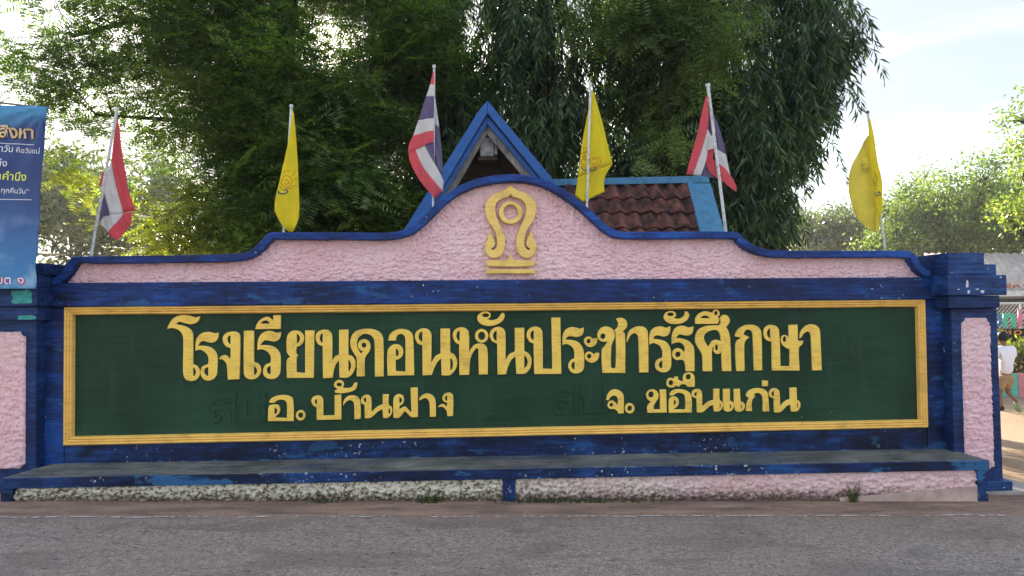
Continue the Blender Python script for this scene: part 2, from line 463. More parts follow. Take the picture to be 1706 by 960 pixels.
# ------------------------------------------------------------------ ground and road
def sheet(name, x0, x1, ys, mat, up=0.0, nx=60, wob=0.0):
    """a sheet following the slope of the ground between y = ys[0] and y = ys[-1]"""
    xs = np.linspace(x0, x1, nx + 1)
    xs = np.unique(np.concatenate([xs, [-9, 12]]))
    b = MB(); rows = len(ys); vs = []
    for j, y in enumerate(ys):
        for x in xs:
            yy = y
            if wob and j == rows - 1:
                yy += wob * (noise.noise(Vector((x * 1.3, 3.1, 0))) + .5 * noise.noise(Vector((x * 5.1, 9.1, 0))))
            vs.append((x, yy, gz(x) + up))
    n = len(xs)
    b.add(vs, [(j*n + i, j*n + i + 1, (j+1)*n + i + 1, (j+1)*n + i) for j in range(rows-1) for i in range(n-1)])
    return tag(b.build(name, mat), kind='structure')
sheet('ground', -400, 400, [-60, 0, 5, 30, 100, 600], M['ground'], 0.0, 80)
LINE_Y = G(853, 863).y
sheet('verge', -16, 5.4, [LINE_Y - .25, 5.3, 6.3], M['verge'], .004, 120)
sheet('road', -60, 60, [-8, 0, 3, 4, LINE_Y - .1, LINE_Y + .05], M['asphalt'], .008, 400, .035)

# worn white edge line: irregular flakes of paint left along the asphalt edge
b = MB(); x = -6.5
while x < 7.5:
    L = random.choice([.025, .04, .06, .10, .16]) * random.uniform(.6, 1.2)
    if random.random() < .5 + .38 * noise.noise(Vector((x * .9, 0, 4))) + .2:
        yc = LINE_Y - .012 + random.uniform(-.010, .010)
        n = max(4, int(L / .012)); top = []; bot = []
        for i in range(n + 1):
            t = i / n; xx = x + L * t
            hw = .015 * (math.sin(math.pi * min(1, max(0, t)) ) ** .35 + .05) * random.uniform(.35, 1.25)
            yj = yc + .006 * math.sin(xx * 9)
            top.append((xx, yj + hw, gz(xx) + .0125)); bot.append((xx, yj - hw, gz(xx) + .0125))
        b.add(bot + top, [(i, i+1, n+1+i+1, n+1+i) for i in range(n)])
    x += L + random.uniform(.002, .035)
tag(b.build('edge_line', M['white_line']), kind='structure')

# ------------------------------------------------------------------ sign wall
WALL = empty('sign_wall', (0.4, 6.2, gz(.4)),
             'long pink and blue school sign wall with a green board of gold Thai lettering', 'wall')
YF = 6.05                       # front of the blue surround
XL, XR = -3.137, 3.925          # gold frame, outside
ZB, ZT = 0.445, 1.530
FWD = .066                      # width of the frame moulding
X0, X1 = P(76, 600, 6.07).x, P(1570, 600, 6.07).x

def smooth_line(pts, sub=6, closed=False, corner=52):
    """Catmull-Rom through the points, kept sharp where they turn by more than `corner` degrees"""
    n = len(pts); P2 = [Vector((p[0], p[1])) for p in pts]; out = []
    def is_corner(i):
        if not closed and i in (0, n-1): return True
        a = P2[i] - P2[(i-1) % n]; c = P2[(i+1) % n] - P2[i]
        if a.length < 1e-9 or c.length < 1e-9: return True
        return abs(a.angle(c)) > R(corner)
    cs = [is_corner(i) for i in range(n)]
    rngi = range(n) if closed else range(n - 1)
    for i in rngi:
        j = (i + 1) % n; p1, p2 = P2[i], P2[j]; L = (p2 - p1).length
        def tang(k, p_prev, p_next):
            d = (p_next - p_prev); return d.normalized() * L if d.length > 1e-9 else Vector((0, 0))
        t1 = (p2 - p1) if cs[i] else tang(i, P2[(i-1) % n], p2)
        t2 = (p2 - p1) if cs[j] else tang(j, p1, P2[(j+1) % n])
        for k in range(sub):
            t = k / sub; t_2 = t*t; t_3 = t_2*t
            out.append((2*t_3 - 3*t_2 + 1) * p1 + (t_3 - 2*t_2 + t) * t1 + (-2*t_3 + 3*t_2) * p2 + (t_3 - t_2) * t2)
    if not closed: out.append(P2[-1])
    return out

COPE_PX = [(84, 464), (97, 458), (108, 446), (118, 429), (122, 427), (260, 425), (398, 422), (418, 416), (433, 403), (446, 388), (452, 386.5), (560, 386.5),
           (652, 386.5), (676, 381), (694, 370), (712, 353), (735, 330), (765, 309), (805, 295), (850, 289.5), (893, 294), (930, 309),
           (962, 331), (992, 357), (1010, 374), (1026, 383), (1040, 385.5), (1130, 385.5), (1229, 386), (1236, 394), (1250, 405), (1270, 413), (1292, 416.5), (1400, 417),
           (1514, 417.5), (1522, 421), (1530, 433), (1538, 445), (1552, 452)]
cw = [P(x, y, 6.0) for x, y in COPE_PX]
cope_top = smooth_line([(q.x, q.z) for q in cw], 5)
def offset_line(pts, d):
    out = []
    for i, p in enumerate(pts):
        a = pts[max(0, i-1)]; c = pts[min(len(pts)-1, i+1)]; t = (c - a).normalized()
        out.append(Vector((p.x + t.y * d, p.y - t.x * d)))
    return out
cope_bot = offset_line(cope_top, .058)
# keep the lower line single-valued in x (no loops at tight turns)
fx = [cope_bot[0]]
for q in cope_bot[1:]:
    if q.x > fx[-1].x + .002: fx.append(q)
cope_bot = fx
def z_under(x):
    xs = [q.x for q in cope_bot]; zs = [q.y for q in cope_bot]
    return float(np.interp(x, xs, zs))
def strip_prism(top, bot, y0, y1):
    mb = MB(); n = min(len(top), len(bot))
    def res(l, k):
        s = [0]
        for i in range(1, len(l)): s.append(s[-1] + (l[i] - l[i-1]).length)
        t = np.linspace(0, s[-1], k)
        return list(zip(np.interp(t, s, [q.x for q in l]), np.interp(t, s, [q.y for q in l])))
    k = 160; T = res(top, k); B = res(bot, k)
    vs = []
    for (a, c) in zip(T, B): vs += [(a[0], y0, a[1]), (a[0], y1, a[1]), (c[0], y1, c[1]), (c[0], y0, c[1])]
    fs = []
    for i in range(k - 1):
        o = 4*i
        for s in range(4):
            s2 = (s + 1) % 4; fs.append((o + s, o + 4 + s, o + 4 + s2, o + s2))
    fs.append((0, 1, 2, 3)); fs.append((4*(k-1)+3, 4*(k-1)+2, 4*(k-1)+1, 4*(k-1)))
    mb.add(vs, fs); return mb
# the coping: a slab with a slightly set-back lower lip
o = strip_prism(cope_top, cope_bot, 5.992, 6.40).build('coping', M['blue_cope'], WALL, True, .006)
# core of the wall behind the panels
ZR = P(800, 466, 6.03).z        # top of the blue rail
core = [(q.x, q.y) for q in cope_bot if X0 + .02 < q.x < X1 - .02]
poly = [(X0 + .02, -.25), (X1 - .02, -.25)] + core[::-1]
b = MB(); b.prism([(p[0], p[1] + (.01 if p[1] > 0 else 0)) for p in poly], 6.105, 6.34)
b.build('wall_core', M['blue'], WALL)
# pink roughcast band, real relief
def rough(x, z, k=1.0):
    v = Vector((x * 17, z * 21, 1.3)); w = Vector((x * 42, z * 50, 5.3))
    a = noise.noise(v); c = noise.noise(w)
    e = noise.noise(Vector((x * 30 + 3 * a, z * 38, 11.7)))
    return k * .85 * (.0055 * math.tanh(7 * e) + .0045 * math.tanh(7 * c) + .0035 * a + .003 * noise.noise(w * 2.4))
def stucco_patch(name, inside_bot, inside_top, x0, x1, y, mat, parent, step=.0065, k=1.0, edge=.012, back=.03, xfun=None):
    nx = int((x1 - x0) / step); zt = max(inside_top(lerp(x0, x1, i/40)) for i in range(41)); zb = min(inside_bot(lerp(x0, x1, i/40)) for i in range(41))
    nz = max(4, int((zt - zb) / step))
    V = np.zeros(((nx+1) * (nz+1), 3)); q = 0
    for i in range(nx + 1):
        x = lerp(x0, x1, i / nx); a = inside_bot(x); c = inside_top(x)
        for j in range(nz + 1):
            z = lerp(a, c, j / nz); xx = xfun(x, z) if xfun else x
            d = rough(x, z, k)
            ed = min(j, nz - j, i, nx - i)
            V[q] = (xx, y - d + (back if ed == 0 else 0), z); q += 1
    I = np.arange(nx)[:, None] * (nz+1) + np.arange(nz)[None, :]
    I = I.ravel(); Fc = np.stack([I, I + nz + 1, I + nz + 2, I + 1], 1)
    return np_mesh(name, V, Fc, mat, parent, True)
XA, XB = P(113, 470, 6.08).x, P(1538, 461, 6.08).x
stucco_patch('pink_panel', lambda x: ZR - .002, lambda x: z_under(x) + .004, XA, XB, 6.08, M['pink'], WALL, .0065)

# blue rails and stiles round the board
b = MB(); b.box(X0, X1, 6.02, 6.12, ZT + .001, ZR); b.build('top_rail', M['blue'], WALL, bevel=.008)
b = MB(); b.box(X0, XL - .001, YF, 6.12, .20, ZT - .001); b.build('side_stile', M['blue'], WALL, bevel=.006)
b = MB(); b.box(XR + .001, X1, YF, 6.12, .20, ZT - .001); b.build('side_stile', M['blue'], WALL, bevel=.006)
b = MB(); b.box(XL + .001, XR - .001, YF + .004, 6.12, .20, ZB - .001); b.build('bottom_rail', M['blue_foot'], WALL, bevel=.006)
b = MB(); b.box(XL + .03, XR - .03, 6.085, 6.13, ZB + .03, ZT - .03); b.build('green_board', M['green'], WALL)
YB = 6.085
# gold moulding: stepped profile with three reeds, mitred
prof = []   # (inset from outside, y)
prof.append((0, YF + .03)); prof.append((0, YF - .012))
N = 24
for i in range(N + 1):
    t = i / N; u = .003 + t * (FWD - .008)
    prof.append((u, YF - .014 - .012 * abs(math.sin(t * math.pi * 3)) ** .6 + .018 * t))
prof.append((FWD, YB + .01))
def rail(p, q, inward, name='frame_rail'):
    """p, q outside corners; inward = unit (x,z) pointing to the board"""
    mb = MB(); vs = []; along = (Vector(q) - Vector(p)).normalized(); inward = Vector(inward)
    nseg = 24
    for s in range(nseg + 1):
        t = s / nseg
        for (u, y) in prof:
            a = Vector(p) + along * u; c = Vector(q) - along * u
            pt = a.lerp(c, t) + inward * u
            wob = .0022 * noise.noise(Vector((pt.x * 2.1, pt.y * 2.1, 7)))
            vs.append((pt.x, y, pt.y + wob))
    n = len(prof)
    fs = [(s*n + i, s*n + i + 1, (s+1)*n + i + 1, (s+1)*n + i) for s in range(nseg) for i in range(n-1)]
    mb.add(vs, fs); return mb.build(name, M['gold_frame'], WALL, True, sharp=40)
rail((XL, ZT), (XR, ZT), (0, -1)); rail((XR, ZB), (XL, ZB), (0, 1)); rail((XL, ZB), (XL, ZT), (1, 0)); rail((XR, ZT), (XR, ZB), (-1, 0))

# ---- raised lettering ------------------------------------------------
def relief(name, contours, y_face, depth, mats, parent, bev=.004, sub=5, xf=None, smooth=True):
    """contours in board coordinates (x, z): first outline, then its holes; extruded towards -y"""
    cu = bpy.data.curves.new(name, 'CURVE'); cu.dimensions = '2D'; cu.fill_mode = 'BOTH'
    cu.extrude = depth / 2; cu.bevel_depth = bev; cu.bevel_resolution = 1; cu.offset = -bev * 1.1
    for c in contours:
        pts = smooth_line(c, sub, True) if smooth else [Vector(p) for p in c]
        sp = cu.splines.new('POLY'); sp.points.add(len(pts) - 1)
        for i, p in enumerate(pts): sp.points[i].co = (p.x, p.y, 0, 1)
        sp.use_cyclic_u = True
    tmp = bpy.data.objects.new(name, cu); COL.objects.link(tmp)
    bpy.context.view_layer.update()
    me = bpy.data.meshes.new_from_object(tmp.evaluated_get(bpy.context.evaluated_depsgraph_get()))
    bpy.data.objects.remove(tmp); bpy.data.curves.remove(cu)
    off = wloc(parent)
    n = len(me.vertices); co = np.zeros(n * 3); me.vertices.foreach_get('co', co); co = co.reshape(-1, 3)
    new = np.stack([co[:, 0] - off.x, y_face + depth / 2 - co[:, 2] - off.y, co[:, 1] - off.z], 1)
    me.vertices.foreach_set('co', new.ravel()); me.materials.clear()
    for mm in mats: me.materials.append(mm)
    me.update()
    if len(mats) > 1:
        mi = [0 if abs(p.normal.y) > .9 else 1 for p in me.polygons]
        me.polygons.foreach_set('material_index', mi)
    me.name = name
    o = bpy.data.objects.new(name, me); COL.objects.link(o); o.parent = parent
    return o
def ell(cx, cy, rx, ry, n=14):
    return [(cx + rx * math.cos(2*math.pi*i/n), cy + ry * math.sin(2*math.pi*i/n)) for i in range(n)]
S4 = 1222 / 280.0
ZOOM = {'A': (260, 500), 'B': (500, 500), 'C': (740, 500), 'D': (960, 500), 'E': (1150, 500)}
GL = [
('A', [(78,215),(95,175),(130,132),(190,112),(245,118),(285,130),(318,120),(310,150),(285,173),(245,180),(200,170),(165,163),(143,180),(200,192),(240,212),(262,240),(267,275),(267,472),(290,480),(310,505),(318,530),(310,562),(285,588),(250,594),(215,582),(198,550),(194,500),(196,300),(188,252),(160,222),(115,208)],
      [(267,495),(281,505),(288,528),(281,550),(267,560)]),
('A', [(285,375),(287,310),(300,272),(332,245),(380,235),(425,245),(452,240),(450,272),(435,302),(405,315),(365,308),(335,303),(315,318),(303,337),(345,337),(390,347),(425,372),(443,412),(443,510),(436,555),(412,582),(380,591),(348,583),(328,560),(322,522),(335,488),(375,470),(380,440),(372,405),(345,378),(315,366)],
      [(378,492),(378,556),(362,555),(346,530),(356,503)]),
('A', [(605,580),(520,584),(515,500),(510,470),(495,447),(475,435),(455,437),(468,415),(495,402),(520,415),(537,438),(540,410),(540,355),(508,342),(488,315),(483,280),(500,250),(535,235),(580,235),(605,255),(610,290)],
      [(540,262),(540,328),(525,317),(516,292),(524,270)]),
('A', [(637,228),(710,226),(710,455),(737,465),(757,490),(761,525),(745,560),(715,579),(675,580),(645,560),(636,520)],
      [(710,485),(727,500),(733,522),(724,543),(710,552)]),
('A', [(735,370),(738,305),(755,262),(788,235),(830,228),(875,241),(906,235),(904,268),(888,296),(860,307),(820,301),(790,298),(768,316),(756,332),(800,332),(850,342),(885,370),(903,410),(903,512),(895,548),(870,573),(835,580),(800,570),(779,545),(778,508),(795,475),(830,460),(834,430),(825,400),(800,375),(765,363)],
      [(832,485),(832,545),(814,540),(803,516),(812,493)]),
('A', [(720,216),(727,190),(748,155),(785,130),(815,126),(838,143),(852,150),(850,113),(906,113),(905,215)],
      [(758,176),(775,158),(800,153),(817,162),(825,176)]),
('A', [(1083,225),(1150,225),(1146,570),(950,572),(948,450),(958,428),(975,417),(957,397),(948,370),(950,275),(972,238),(1012,225),(1052,237),(1074,270),(1070,308),(1048,335),(1022,345),(1018,390),(1033,407),(1022,420),(1020,530),(1083,535)],
      [(1022,250),(1038,262),(1045,285),(1038,308),(1022,322)]),
('B', [(112,285),(117,250),(140,228),(175,219),(210,228),(230,255),(233,300),(232,445),(256,412),(282,402),(282,220),(350,218),(350,402),(380,415),(400,450),(399,500),(378,543),(345,568),(285,568),(282,445),(262,468),(245,512),(236,570),(165,573),(163,340),(130,325)],
      [(163,246),(163,318),(148,306),(141,282),(149,256)], [(350,438),(363,452),(369,483),(362,513),(350,527)]),
('B', [(410,560),(410,430),(395,400),(370,352),(365,298),(385,248),(430,220),(490,212),(550,222),(588,248),(604,290),(608,560),(543,562),(540,310),(530,278),(505,257),(470,250),(438,264),(416,296),(414,345),(440,394),(456,378),(432,364),(419,335),(430,303),(465,288),(497,302),(511,335),(505,375),(480,410),(470,435),(470,560)],
      ell(463,333,17,18)),
('B', [(635,555),(632,400),(642,358),(665,334),(700,325),(735,340),(750,375),(742,412),(718,434),(695,440),(695,520),(765,525),(765,300),(757,265),(735,250),(710,260),(699,280),(695,300),(640,300),(650,258),(682,228),(730,214),(782,222),(814,250),(823,290),(830,552)],
      [(696,355),(710,368),(716,388),(710,408),(696,415)]),
('B', [(835,275),(841,240),(865,218),(900,209),(933,219),(952,245),(956,290),(953,462),(983,412),(1020,392),(1020,212),(1090,210),(1092,385),(1123,403),(1142,448),(1136,497),(1112,533),(1085,552),(1028,552),(1025,430),(1000,455),(976,500),(958,550),(890,553),(888,335),(853,318)],
      [(888,234),(888,308),(870,297),(861,270),(871,244)], [(1092,423),(1106,442),(1111,473),(1105,502),(1092,517)]),
('C', [(62,265),(70,230),(95,208),(130,202),(163,214),(180,245),(182,385),(200,350),(228,326),(265,320),(298,331),(315,365),(318,545),(252,547),(248,360),(235,353),(210,385),(190,440),(183,548),(110,550),(108,328),(80,310)],
      [(112,226),(112,304),(97,291),(89,262),(98,236)]),
('C', ell(273,265,49,51,18), ell(273,265,25,30)),
('C', [(240,135),(249,110),(275,91),(305,86),(332,96),(341,115),(330,134),(312,143),(345,150),(385,140),(405,118),(420,95),(438,100),(440,127),(425,155),(395,177),(350,191),(308,192),(270,180),(248,160)],
      ell(302,115,24,14)),
('C', [(330,265),(338,230),(362,208),(395,199),(428,210),(445,240),(447,440),(472,400),(515,378),(513,207),(583,205),(583,375),(613,391),(635,430),(632,482),(614,518),(585,540),(525,542),(518,415),(490,440),(466,488),(450,545),(388,546),(385,322),(350,305)],
      [(382,228),(382,302),(365,290),(356,262),(366,236)], [(583,408),(600,426),(608,456),(600,484),(583,504)]),
('C', [(600,262),(609,225),(635,203),(670,197),(700,209),(715,240),(718,503),(787,505),(780,132),(845,130),(853,542),(655,543),(650,322),(618,305)],
      [(652,223),(652,297),(635,284),(627,258),(636,234)]),
('C', [(860,335),(863,265),(880,225),(915,203),(955,203),(990,212),(1016,203),(1014,238),(998,262),(965,273),(925,268),(900,270),(882,293),(930,295),(975,310),(1005,345),(1017,390),(1018,490),(1005,520),(975,537),(935,535),(910,510),(903,477),(918,445),(946,428),(948,390),(935,350),(905,330),(880,325)],
      [(950,453),(950,508),(935,506),(925,481),(935,459)]),
('D', [(57,305),(66,280),(92,269),(116,279),(127,293),(130,280),(155,283),(152,312),(135,335),(105,347),(74,336)], ell(91,304,15,16)),
('D', [(63,410),(72,389),(98,379),(122,391),(133,403),(140,388),(168,388),(166,418),(150,445),(120,461),(85,453),(67,434)], ell(95,413,16,17)),
('D', [(190,535),(188,365),(210,337),(228,305),(205,309),(172,298),(156,270),(160,236),(182,207),(220,196),(256,208),(278,240),(280,278),(262,320),(256,352),(255,490),(272,505),(288,490),(287,240),(276,225),(298,207),(306,175),(290,138),(330,132),(360,148),(372,178),(364,208),(338,234),(355,248),(358,535)],
      ell(195,268,19,20)),
('D', [(368,315),(372,265),(390,226),(430,200),(475,195),(508,210),(522,245),(527,530),(460,532),(453,290),(445,257),(425,245),(400,258),(383,285)],),
('D', [(533,330),(534,260),(550,222),(580,201),(620,195),(655,205),(687,195),(683,235),(668,260),(635,270),(600,262),(575,265),(560,285),(600,290),(650,305),(680,340),(690,385),(692,480),(680,512),(650,530),(615,528),(586,510),(575,477),(590,440),(627,423),(628,385),(615,347),(585,324),(558,318)],
      [(628,448),(628,502),(612,497),(602,475),(612,453)]),
('D', [(638,130),(646,103),(670,86),(700,83),(724,95),(727,117),(712,134),(745,140),(775,128),(790,108),(790,85),(812,88),(825,112),(812,143),(780,168),(730,179),(680,175),(650,155)], ell(688,108,24,13)),
('D', [(697,325),(698,260),(715,217),(745,195),(785,192),(820,203),(855,195),(850,232),(833,257),(800,263),(760,255),(742,260),(728,280),(765,283),(815,300),(850,335),(860,375),(862,522),(797,522),(794,475),(783,444),(760,438),(733,442),(708,425),(699,397),(710,368),(740,354),(770,365),(788,392),(790,350),(768,320),(735,313)],
      ell(741,400,20,20)),
('D', [(658,610),(666,582),(690,570),(711,577),(718,562),(742,562),(743,582),(762,592),(781,597),(778,568),(788,543),(820,530),(850,540),(863,570),(863,635),(815,636),(795,620),(768,618),(745,636),(728,626),(710,639),(682,641),(664,630)],
      ell(690,606,17,19), ell(817,563,18,20)),
('D', [(922,523),(918,410),(900,370),(872,322),(867,275),(885,226),(925,200),(970,190),(1040,188),(1052,165),(1045,135),(1070,112),(1100,115),(1118,145),(1112,175),(1092,200),(1110,235),(1120,280),(1130,522),(1063,522),(1056,385),(1040,397),(1013,394),(1000,372),(1003,345),(992,350),(988,390),(990,523)],
      [(963,345),(942,314),(930,275),(945,245),(985,225),(1025,226),(1046,250),(1055,308),(1042,297),(1018,292),(990,302),(975,325)], ell(1022,350,11,22)),
('D', [(868,178),(868,140),(890,105),(935,85),(975,90),(992,95),(1001,76),(1023,72),(1043,88),(1043,113),(1030,126),(1042,148),(1030,178)],
      [(903,136),(922,120),(950,119),(976,136)], ell(1018,100,13,15)),
('E', [(325,268),(340,230),(372,200),(425,183),(480,190),(510,215),(520,260),(525,515),(465,517),(455,250),(440,226),(415,218),(396,235),(389,254),(432,275),(405,298),(395,330),(397,520),(337,522),(330,340),(342,300),(372,280)],),
('E', [(535,245),(542,210),(570,188),(602,185),(636,202),(648,230),(658,485),(725,485),(725,365),(695,350),(670,325),(660,292),(668,266),(690,258),(710,267),(720,288),(718,185),(782,183),(785,300),(825,300),(815,327),(792,352),(797,517),(597,517),(593,310),(560,298),(540,275)],
      [(583,210),(586,288),(568,272),(559,244),(568,220)], ell(688,290,13,21)),
('E', [(798,285),(803,240),(825,206),(865,182),(908,184),(936,205),(946,245),(958,515),(890,517),(880,270),(872,240),(850,232),(825,250),(812,272)],),
# second row
('A', [(812,885),(815,792),(823,770),(850,764),(885,768),(900,792),(895,825),(870,850),(868,860),(950,862),(950,760),(940,738),(910,729),(880,735),(858,752),(820,752),(828,728),(862,705),(915,695),(965,702),(993,725),(1000,885)],
      [(860,786),(876,798),(880,813),(872,828),(860,836)]),
('A', ell(1050,843,35,38,16), ell(1050,843,17,20)),
('B', [(80,740),(90,712),(115,700),(145,702),(165,725),(167,845),(250,843),(250,695),(297,692),(300,873),(120,877),(118,785),(95,773)],
      [(122,723),(122,763),(108,755),(105,737)]),
('B', [(243,620),(256,596),(285,585),(310,597),(318,620),(308,642),(345,645),(375,635),(395,605),(415,605),(412,635),(395,660),(350,676),(300,683),(255,680),(250,662),(272,650),(252,638)], ell(283,620,19,14)),
('B', [(310,775),(317,735),(345,705),(385,698),(420,712),(437,745),(440,868),(393,872),(392,770),(383,742),(360,731),(335,745)],),
('B', [(440,745),(447,713),(467,697),(495,695),(515,715),(518,820),(560,780),(600,762),(600,690),(645,690),(643,765),(665,785),(670,815),(657,845),(635,862),(603,862),(598,800),(575,810),(545,835),(510,862),(470,865),(467,765),(450,760)],
      [(479,713),(479,750),(463,742),(462,722)], [(643,788),(653,803),(653,825),(643,837)]),
('B', [(677,860),(678,725),(690,700),(720,688),(748,700),(755,730),(745,760),(722,775),(722,800),(743,785),(765,778),(785,800),(808,825),(803,642),(855,640),(857,855),(810,857),(785,835),(762,812),(740,840),(715,862)],
      [(721,710),(738,722),(739,743),(721,758)]),
('B', [(862,735),(877,705),(915,685),(950,690),(975,712),(985,745),(988,852),(943,855),(940,755),(927,727),(905,718),(880,730)],),
('B', [(1112,848),(1070,850),(1065,815),(1050,792),(1030,782),(1000,785),(1015,768),(1043,762),(1065,780),(1068,752),(1042,740),(1032,715),(1047,690),(1075,678),(1100,683),(1114,708)],
      [(1069,698),(1069,740),(1055,730),(1053,711)]),
('D', [(218,730),(229,690),(257,661),(295,655),(328,670),(345,700),(347,828),(308,830),(295,808),(272,797),(245,796),(230,778),(233,752),(255,736),(280,743),(301,770),(305,730),(293,706),(270,700),(247,715),(235,735)], ell(256,767,13,14)),
('D', ell(390,792,35,38,16), ell(390,792,17,20)),
('D', [(520,825),(520,775),(545,745),(523,730),(511,704),(517,675),(543,656),(575,658),(598,682),(598,715),(580,747),(565,772),(565,800),(612,800),(610,655),(655,655),(660,823)], ell(545,692,20,22)),
('D', [(675,825),(675,735),(688,711),(715,705),(740,718),(748,748),(736,778),(712,795),(710,800),(795,800),(795,725),(785,693),(755,680),(725,685),(708,698),(678,698),(692,670),(727,654),(782,656),(823,675),(840,712),(842,822)],
      [(711,728),(724,740),(726,757),(711,774)]),
('D', [(840,700),(847,668),(870,653),(900,652),(915,674),(918,780),(960,745),(1000,730),(1000,650),(1043,650),(1045,730),(1064,745),(1068,775),(1057,800),(1035,815),(1003,815),(998,770),(975,775),(950,795),(920,820),(880,822),(875,720),(852,712)],
      [(877,670),(878,706),(862,699),(860,682)], [(1045,753),(1053,766),(1053,785),(1045,797)]),
('E', [(240,652),(290,650),(290,735),(311,746),(320,770),(312,798),(290,815),(260,815),(245,800)], [(290,760),(300,774),(299,788),(290,798)]),
('E', [(318,652),(362,650),(367,740),(391,752),(400,775),(392,800),(370,815),(340,815),(325,800)], [(368,763),(378,777),(377,789),(368,799)]),
('E', [(407,700),(422,670),(452,652),(500,645),(543,655),(565,682),(570,720),(577,815),(530,815),(528,715),(515,691),(490,680),(465,690),(473,707),(455,728),(448,760),(452,812),(407,812),(412,760),(428,720)],),
('E', [(525,588),(567,592),(567,630),(527,633)],),
('E', [(575,690),(584,660),(605,646),(633,650),(650,672),(655,775),(700,735),(728,725),(725,643),(775,640),(778,728),(797,742),(803,770),(796,795),(775,815),(735,815),(730,765),(705,775),(680,800),(655,820),(612,822),(610,722),(587,712)],
      [(611,660),(612,706),(595,700),(592,678)], [(778,753),(787,767),(786,783),(778,794)]),
]
for g in GL:
    x0, y0 = ZOOM[g[0]]; cs = []
    for c in g[1:]:
        q = [P(x0 + a / S4, y0 + d / S4, YB - .02) for a, d in c]
        cs.append([(p.x, p.z) for p in q])
    relief('letter', cs, YB - .016, .019, [M['gold'], M['gold_rim']], WALL, .003)

def stroke(pts, w):
    """outline polygon of a thick polyline (2-D)"""
    pts = smooth_line(pts, 4); L = offset_line(pts, w/2); Rr = offset_line(pts, -w/2)
    return [(p.x, p.y) for p in L] + [(p.x, p.y) for p in Rr[::-1]]
GH = [[(285,482),(320,425),(375,398),(440,396),(500,415),(545,448)], [(300,560),(345,520),(405,505),(470,515),(525,555),(560,620),(590,740)],]
for ox, oy in ((0, 0), (570.6, -14)):
    def bp(a, d): q = P(320 + a / 8.725 + ox, 620 + d / 8.725 + oy, YB); return (q.x, q.z)
    relief('painted_over_letter', [stroke([bp(*p) for p in GH[0]], .024)], YB - .005, .01, [M['green']], WALL, .002, smooth=False)
    relief('painted_over_letter', [stroke([bp(*p) for p in [(300,600),(330,555),(400,530),(470,545),(520,590),(545,660),(550,735)]], .026)], YB - .006, .01, [M['green']], WALL, .002, smooth=False)
    relief('painted_over_letter', [[bp(*p) for p in ell(350,680,75,68,16)], [bp(*p) for p in ell(358,655,28,30,10)]], YB - .007, .012, [M['green']], WALL, .002)
    relief('painted_over_letter', [[bp(*p) for p in [(572,305),(635,305),(632,738),(575,738)]]], YB - .0055, .01, [M['green']], WALL, .002)
    relief('painted_over_letter', [[bp(*p) for p in [(660,430),(700,385),(760,380),(800,420),(800,670),(990,672),(990,285),(1075,280),(1075,728),(715,732),(705,520),(665,480)]]], YB - .0065, .011, [M['green']], WALL, .002)

def crack(px0, y0, y1, Y, wd=.004):
    mb = MB(); n = 12; vs = []
    for i in range(n + 1):
        q = P(px0, lerp(y0, y1, i / n), Y); x_ = q.x + .012 * noise.noise(Vector((px0, q.z * 9, 0))) + .005 * noise.noise(Vector((px0, q.z * 40, 3)))
        w_ = wd * random.uniform(.4, 1.1) / 2
        vs += [(x_ - w_, Y, q.z), (x_ + w_, Y, q.z)]
    mb.add(vs, [(2*i, 2*i+1, 2*i+3, 2*i+2) for i in range(n)]); mb.build('crack', M['crack'], WALL)
M['crack'] = mat_simple('open_crack', (.012, .012, .014), .95)
crack(376, 471, 508, 6.0165); crack(397, 520, 729, 6.0835, .003); crack(1237, 463, 499, 6.0165, .003); crack(1228, 505, 530, 6.0835, .003)
crack(722, 346, 362, 5.989, .004); crack(845, 468, 504, 6.0165, .003)
crack(655, 780, 806, 5.612, .004); crack(420, 786, 812, 5.612, .003); crack(1190, 776, 800, 5.612, .003)
# ---- emblem on the hump ----------------------------------------------
SE = 747 / 140.0
def ep(a, d): q = P(780 + a / SE, 290 + d / SE, 6.03); return (q.x, q.z)
half = [(378,95),(440,140),(520,168),(575,215),(605,275),(600,350),(575,420),(520,500),(505,560),(500,620),(512,655),(540,675),(550,660),(530,648),(515,612),(530,565),(560,500),(578,540),(585,580),(605,620),(605,670),(585,715),(545,742),(490,738),(450,705),(430,640),(430,560),(455,490),(490,410),(512,340),(515,290),(495,245),(450,215),(400,200),(378,178)]
arch = half + [(756 - x, y) for x, y in half[::-1][1:-1]]
EY = 6.03
relief('emblem_arch', [[ep(*p) for p in arch]], EY, .03, [M['emblem']], WALL, .005)
relief('emblem_ring', [[ep(*p) for p in ell(378,340,105,101,24)], [ep(*p) for p in ell(378,335,64,66,20)]], EY, .03, [M['emblem']], WALL, .004)
relief('emblem_bar', [[ep(*p) for p in [(160,765),(345,762),(362,735),(378,705),(395,735),(410,762),(597,765),(597,790),(570,815),(180,815),(160,790)]]], EY, .03, [M['emblem']], WALL, .004)
relief('emblem_bar', [[ep(*p) for p in [(160,842),(595,842),(595,882),(160,882)]]], EY, .03, [M['emblem']], WALL, .004)

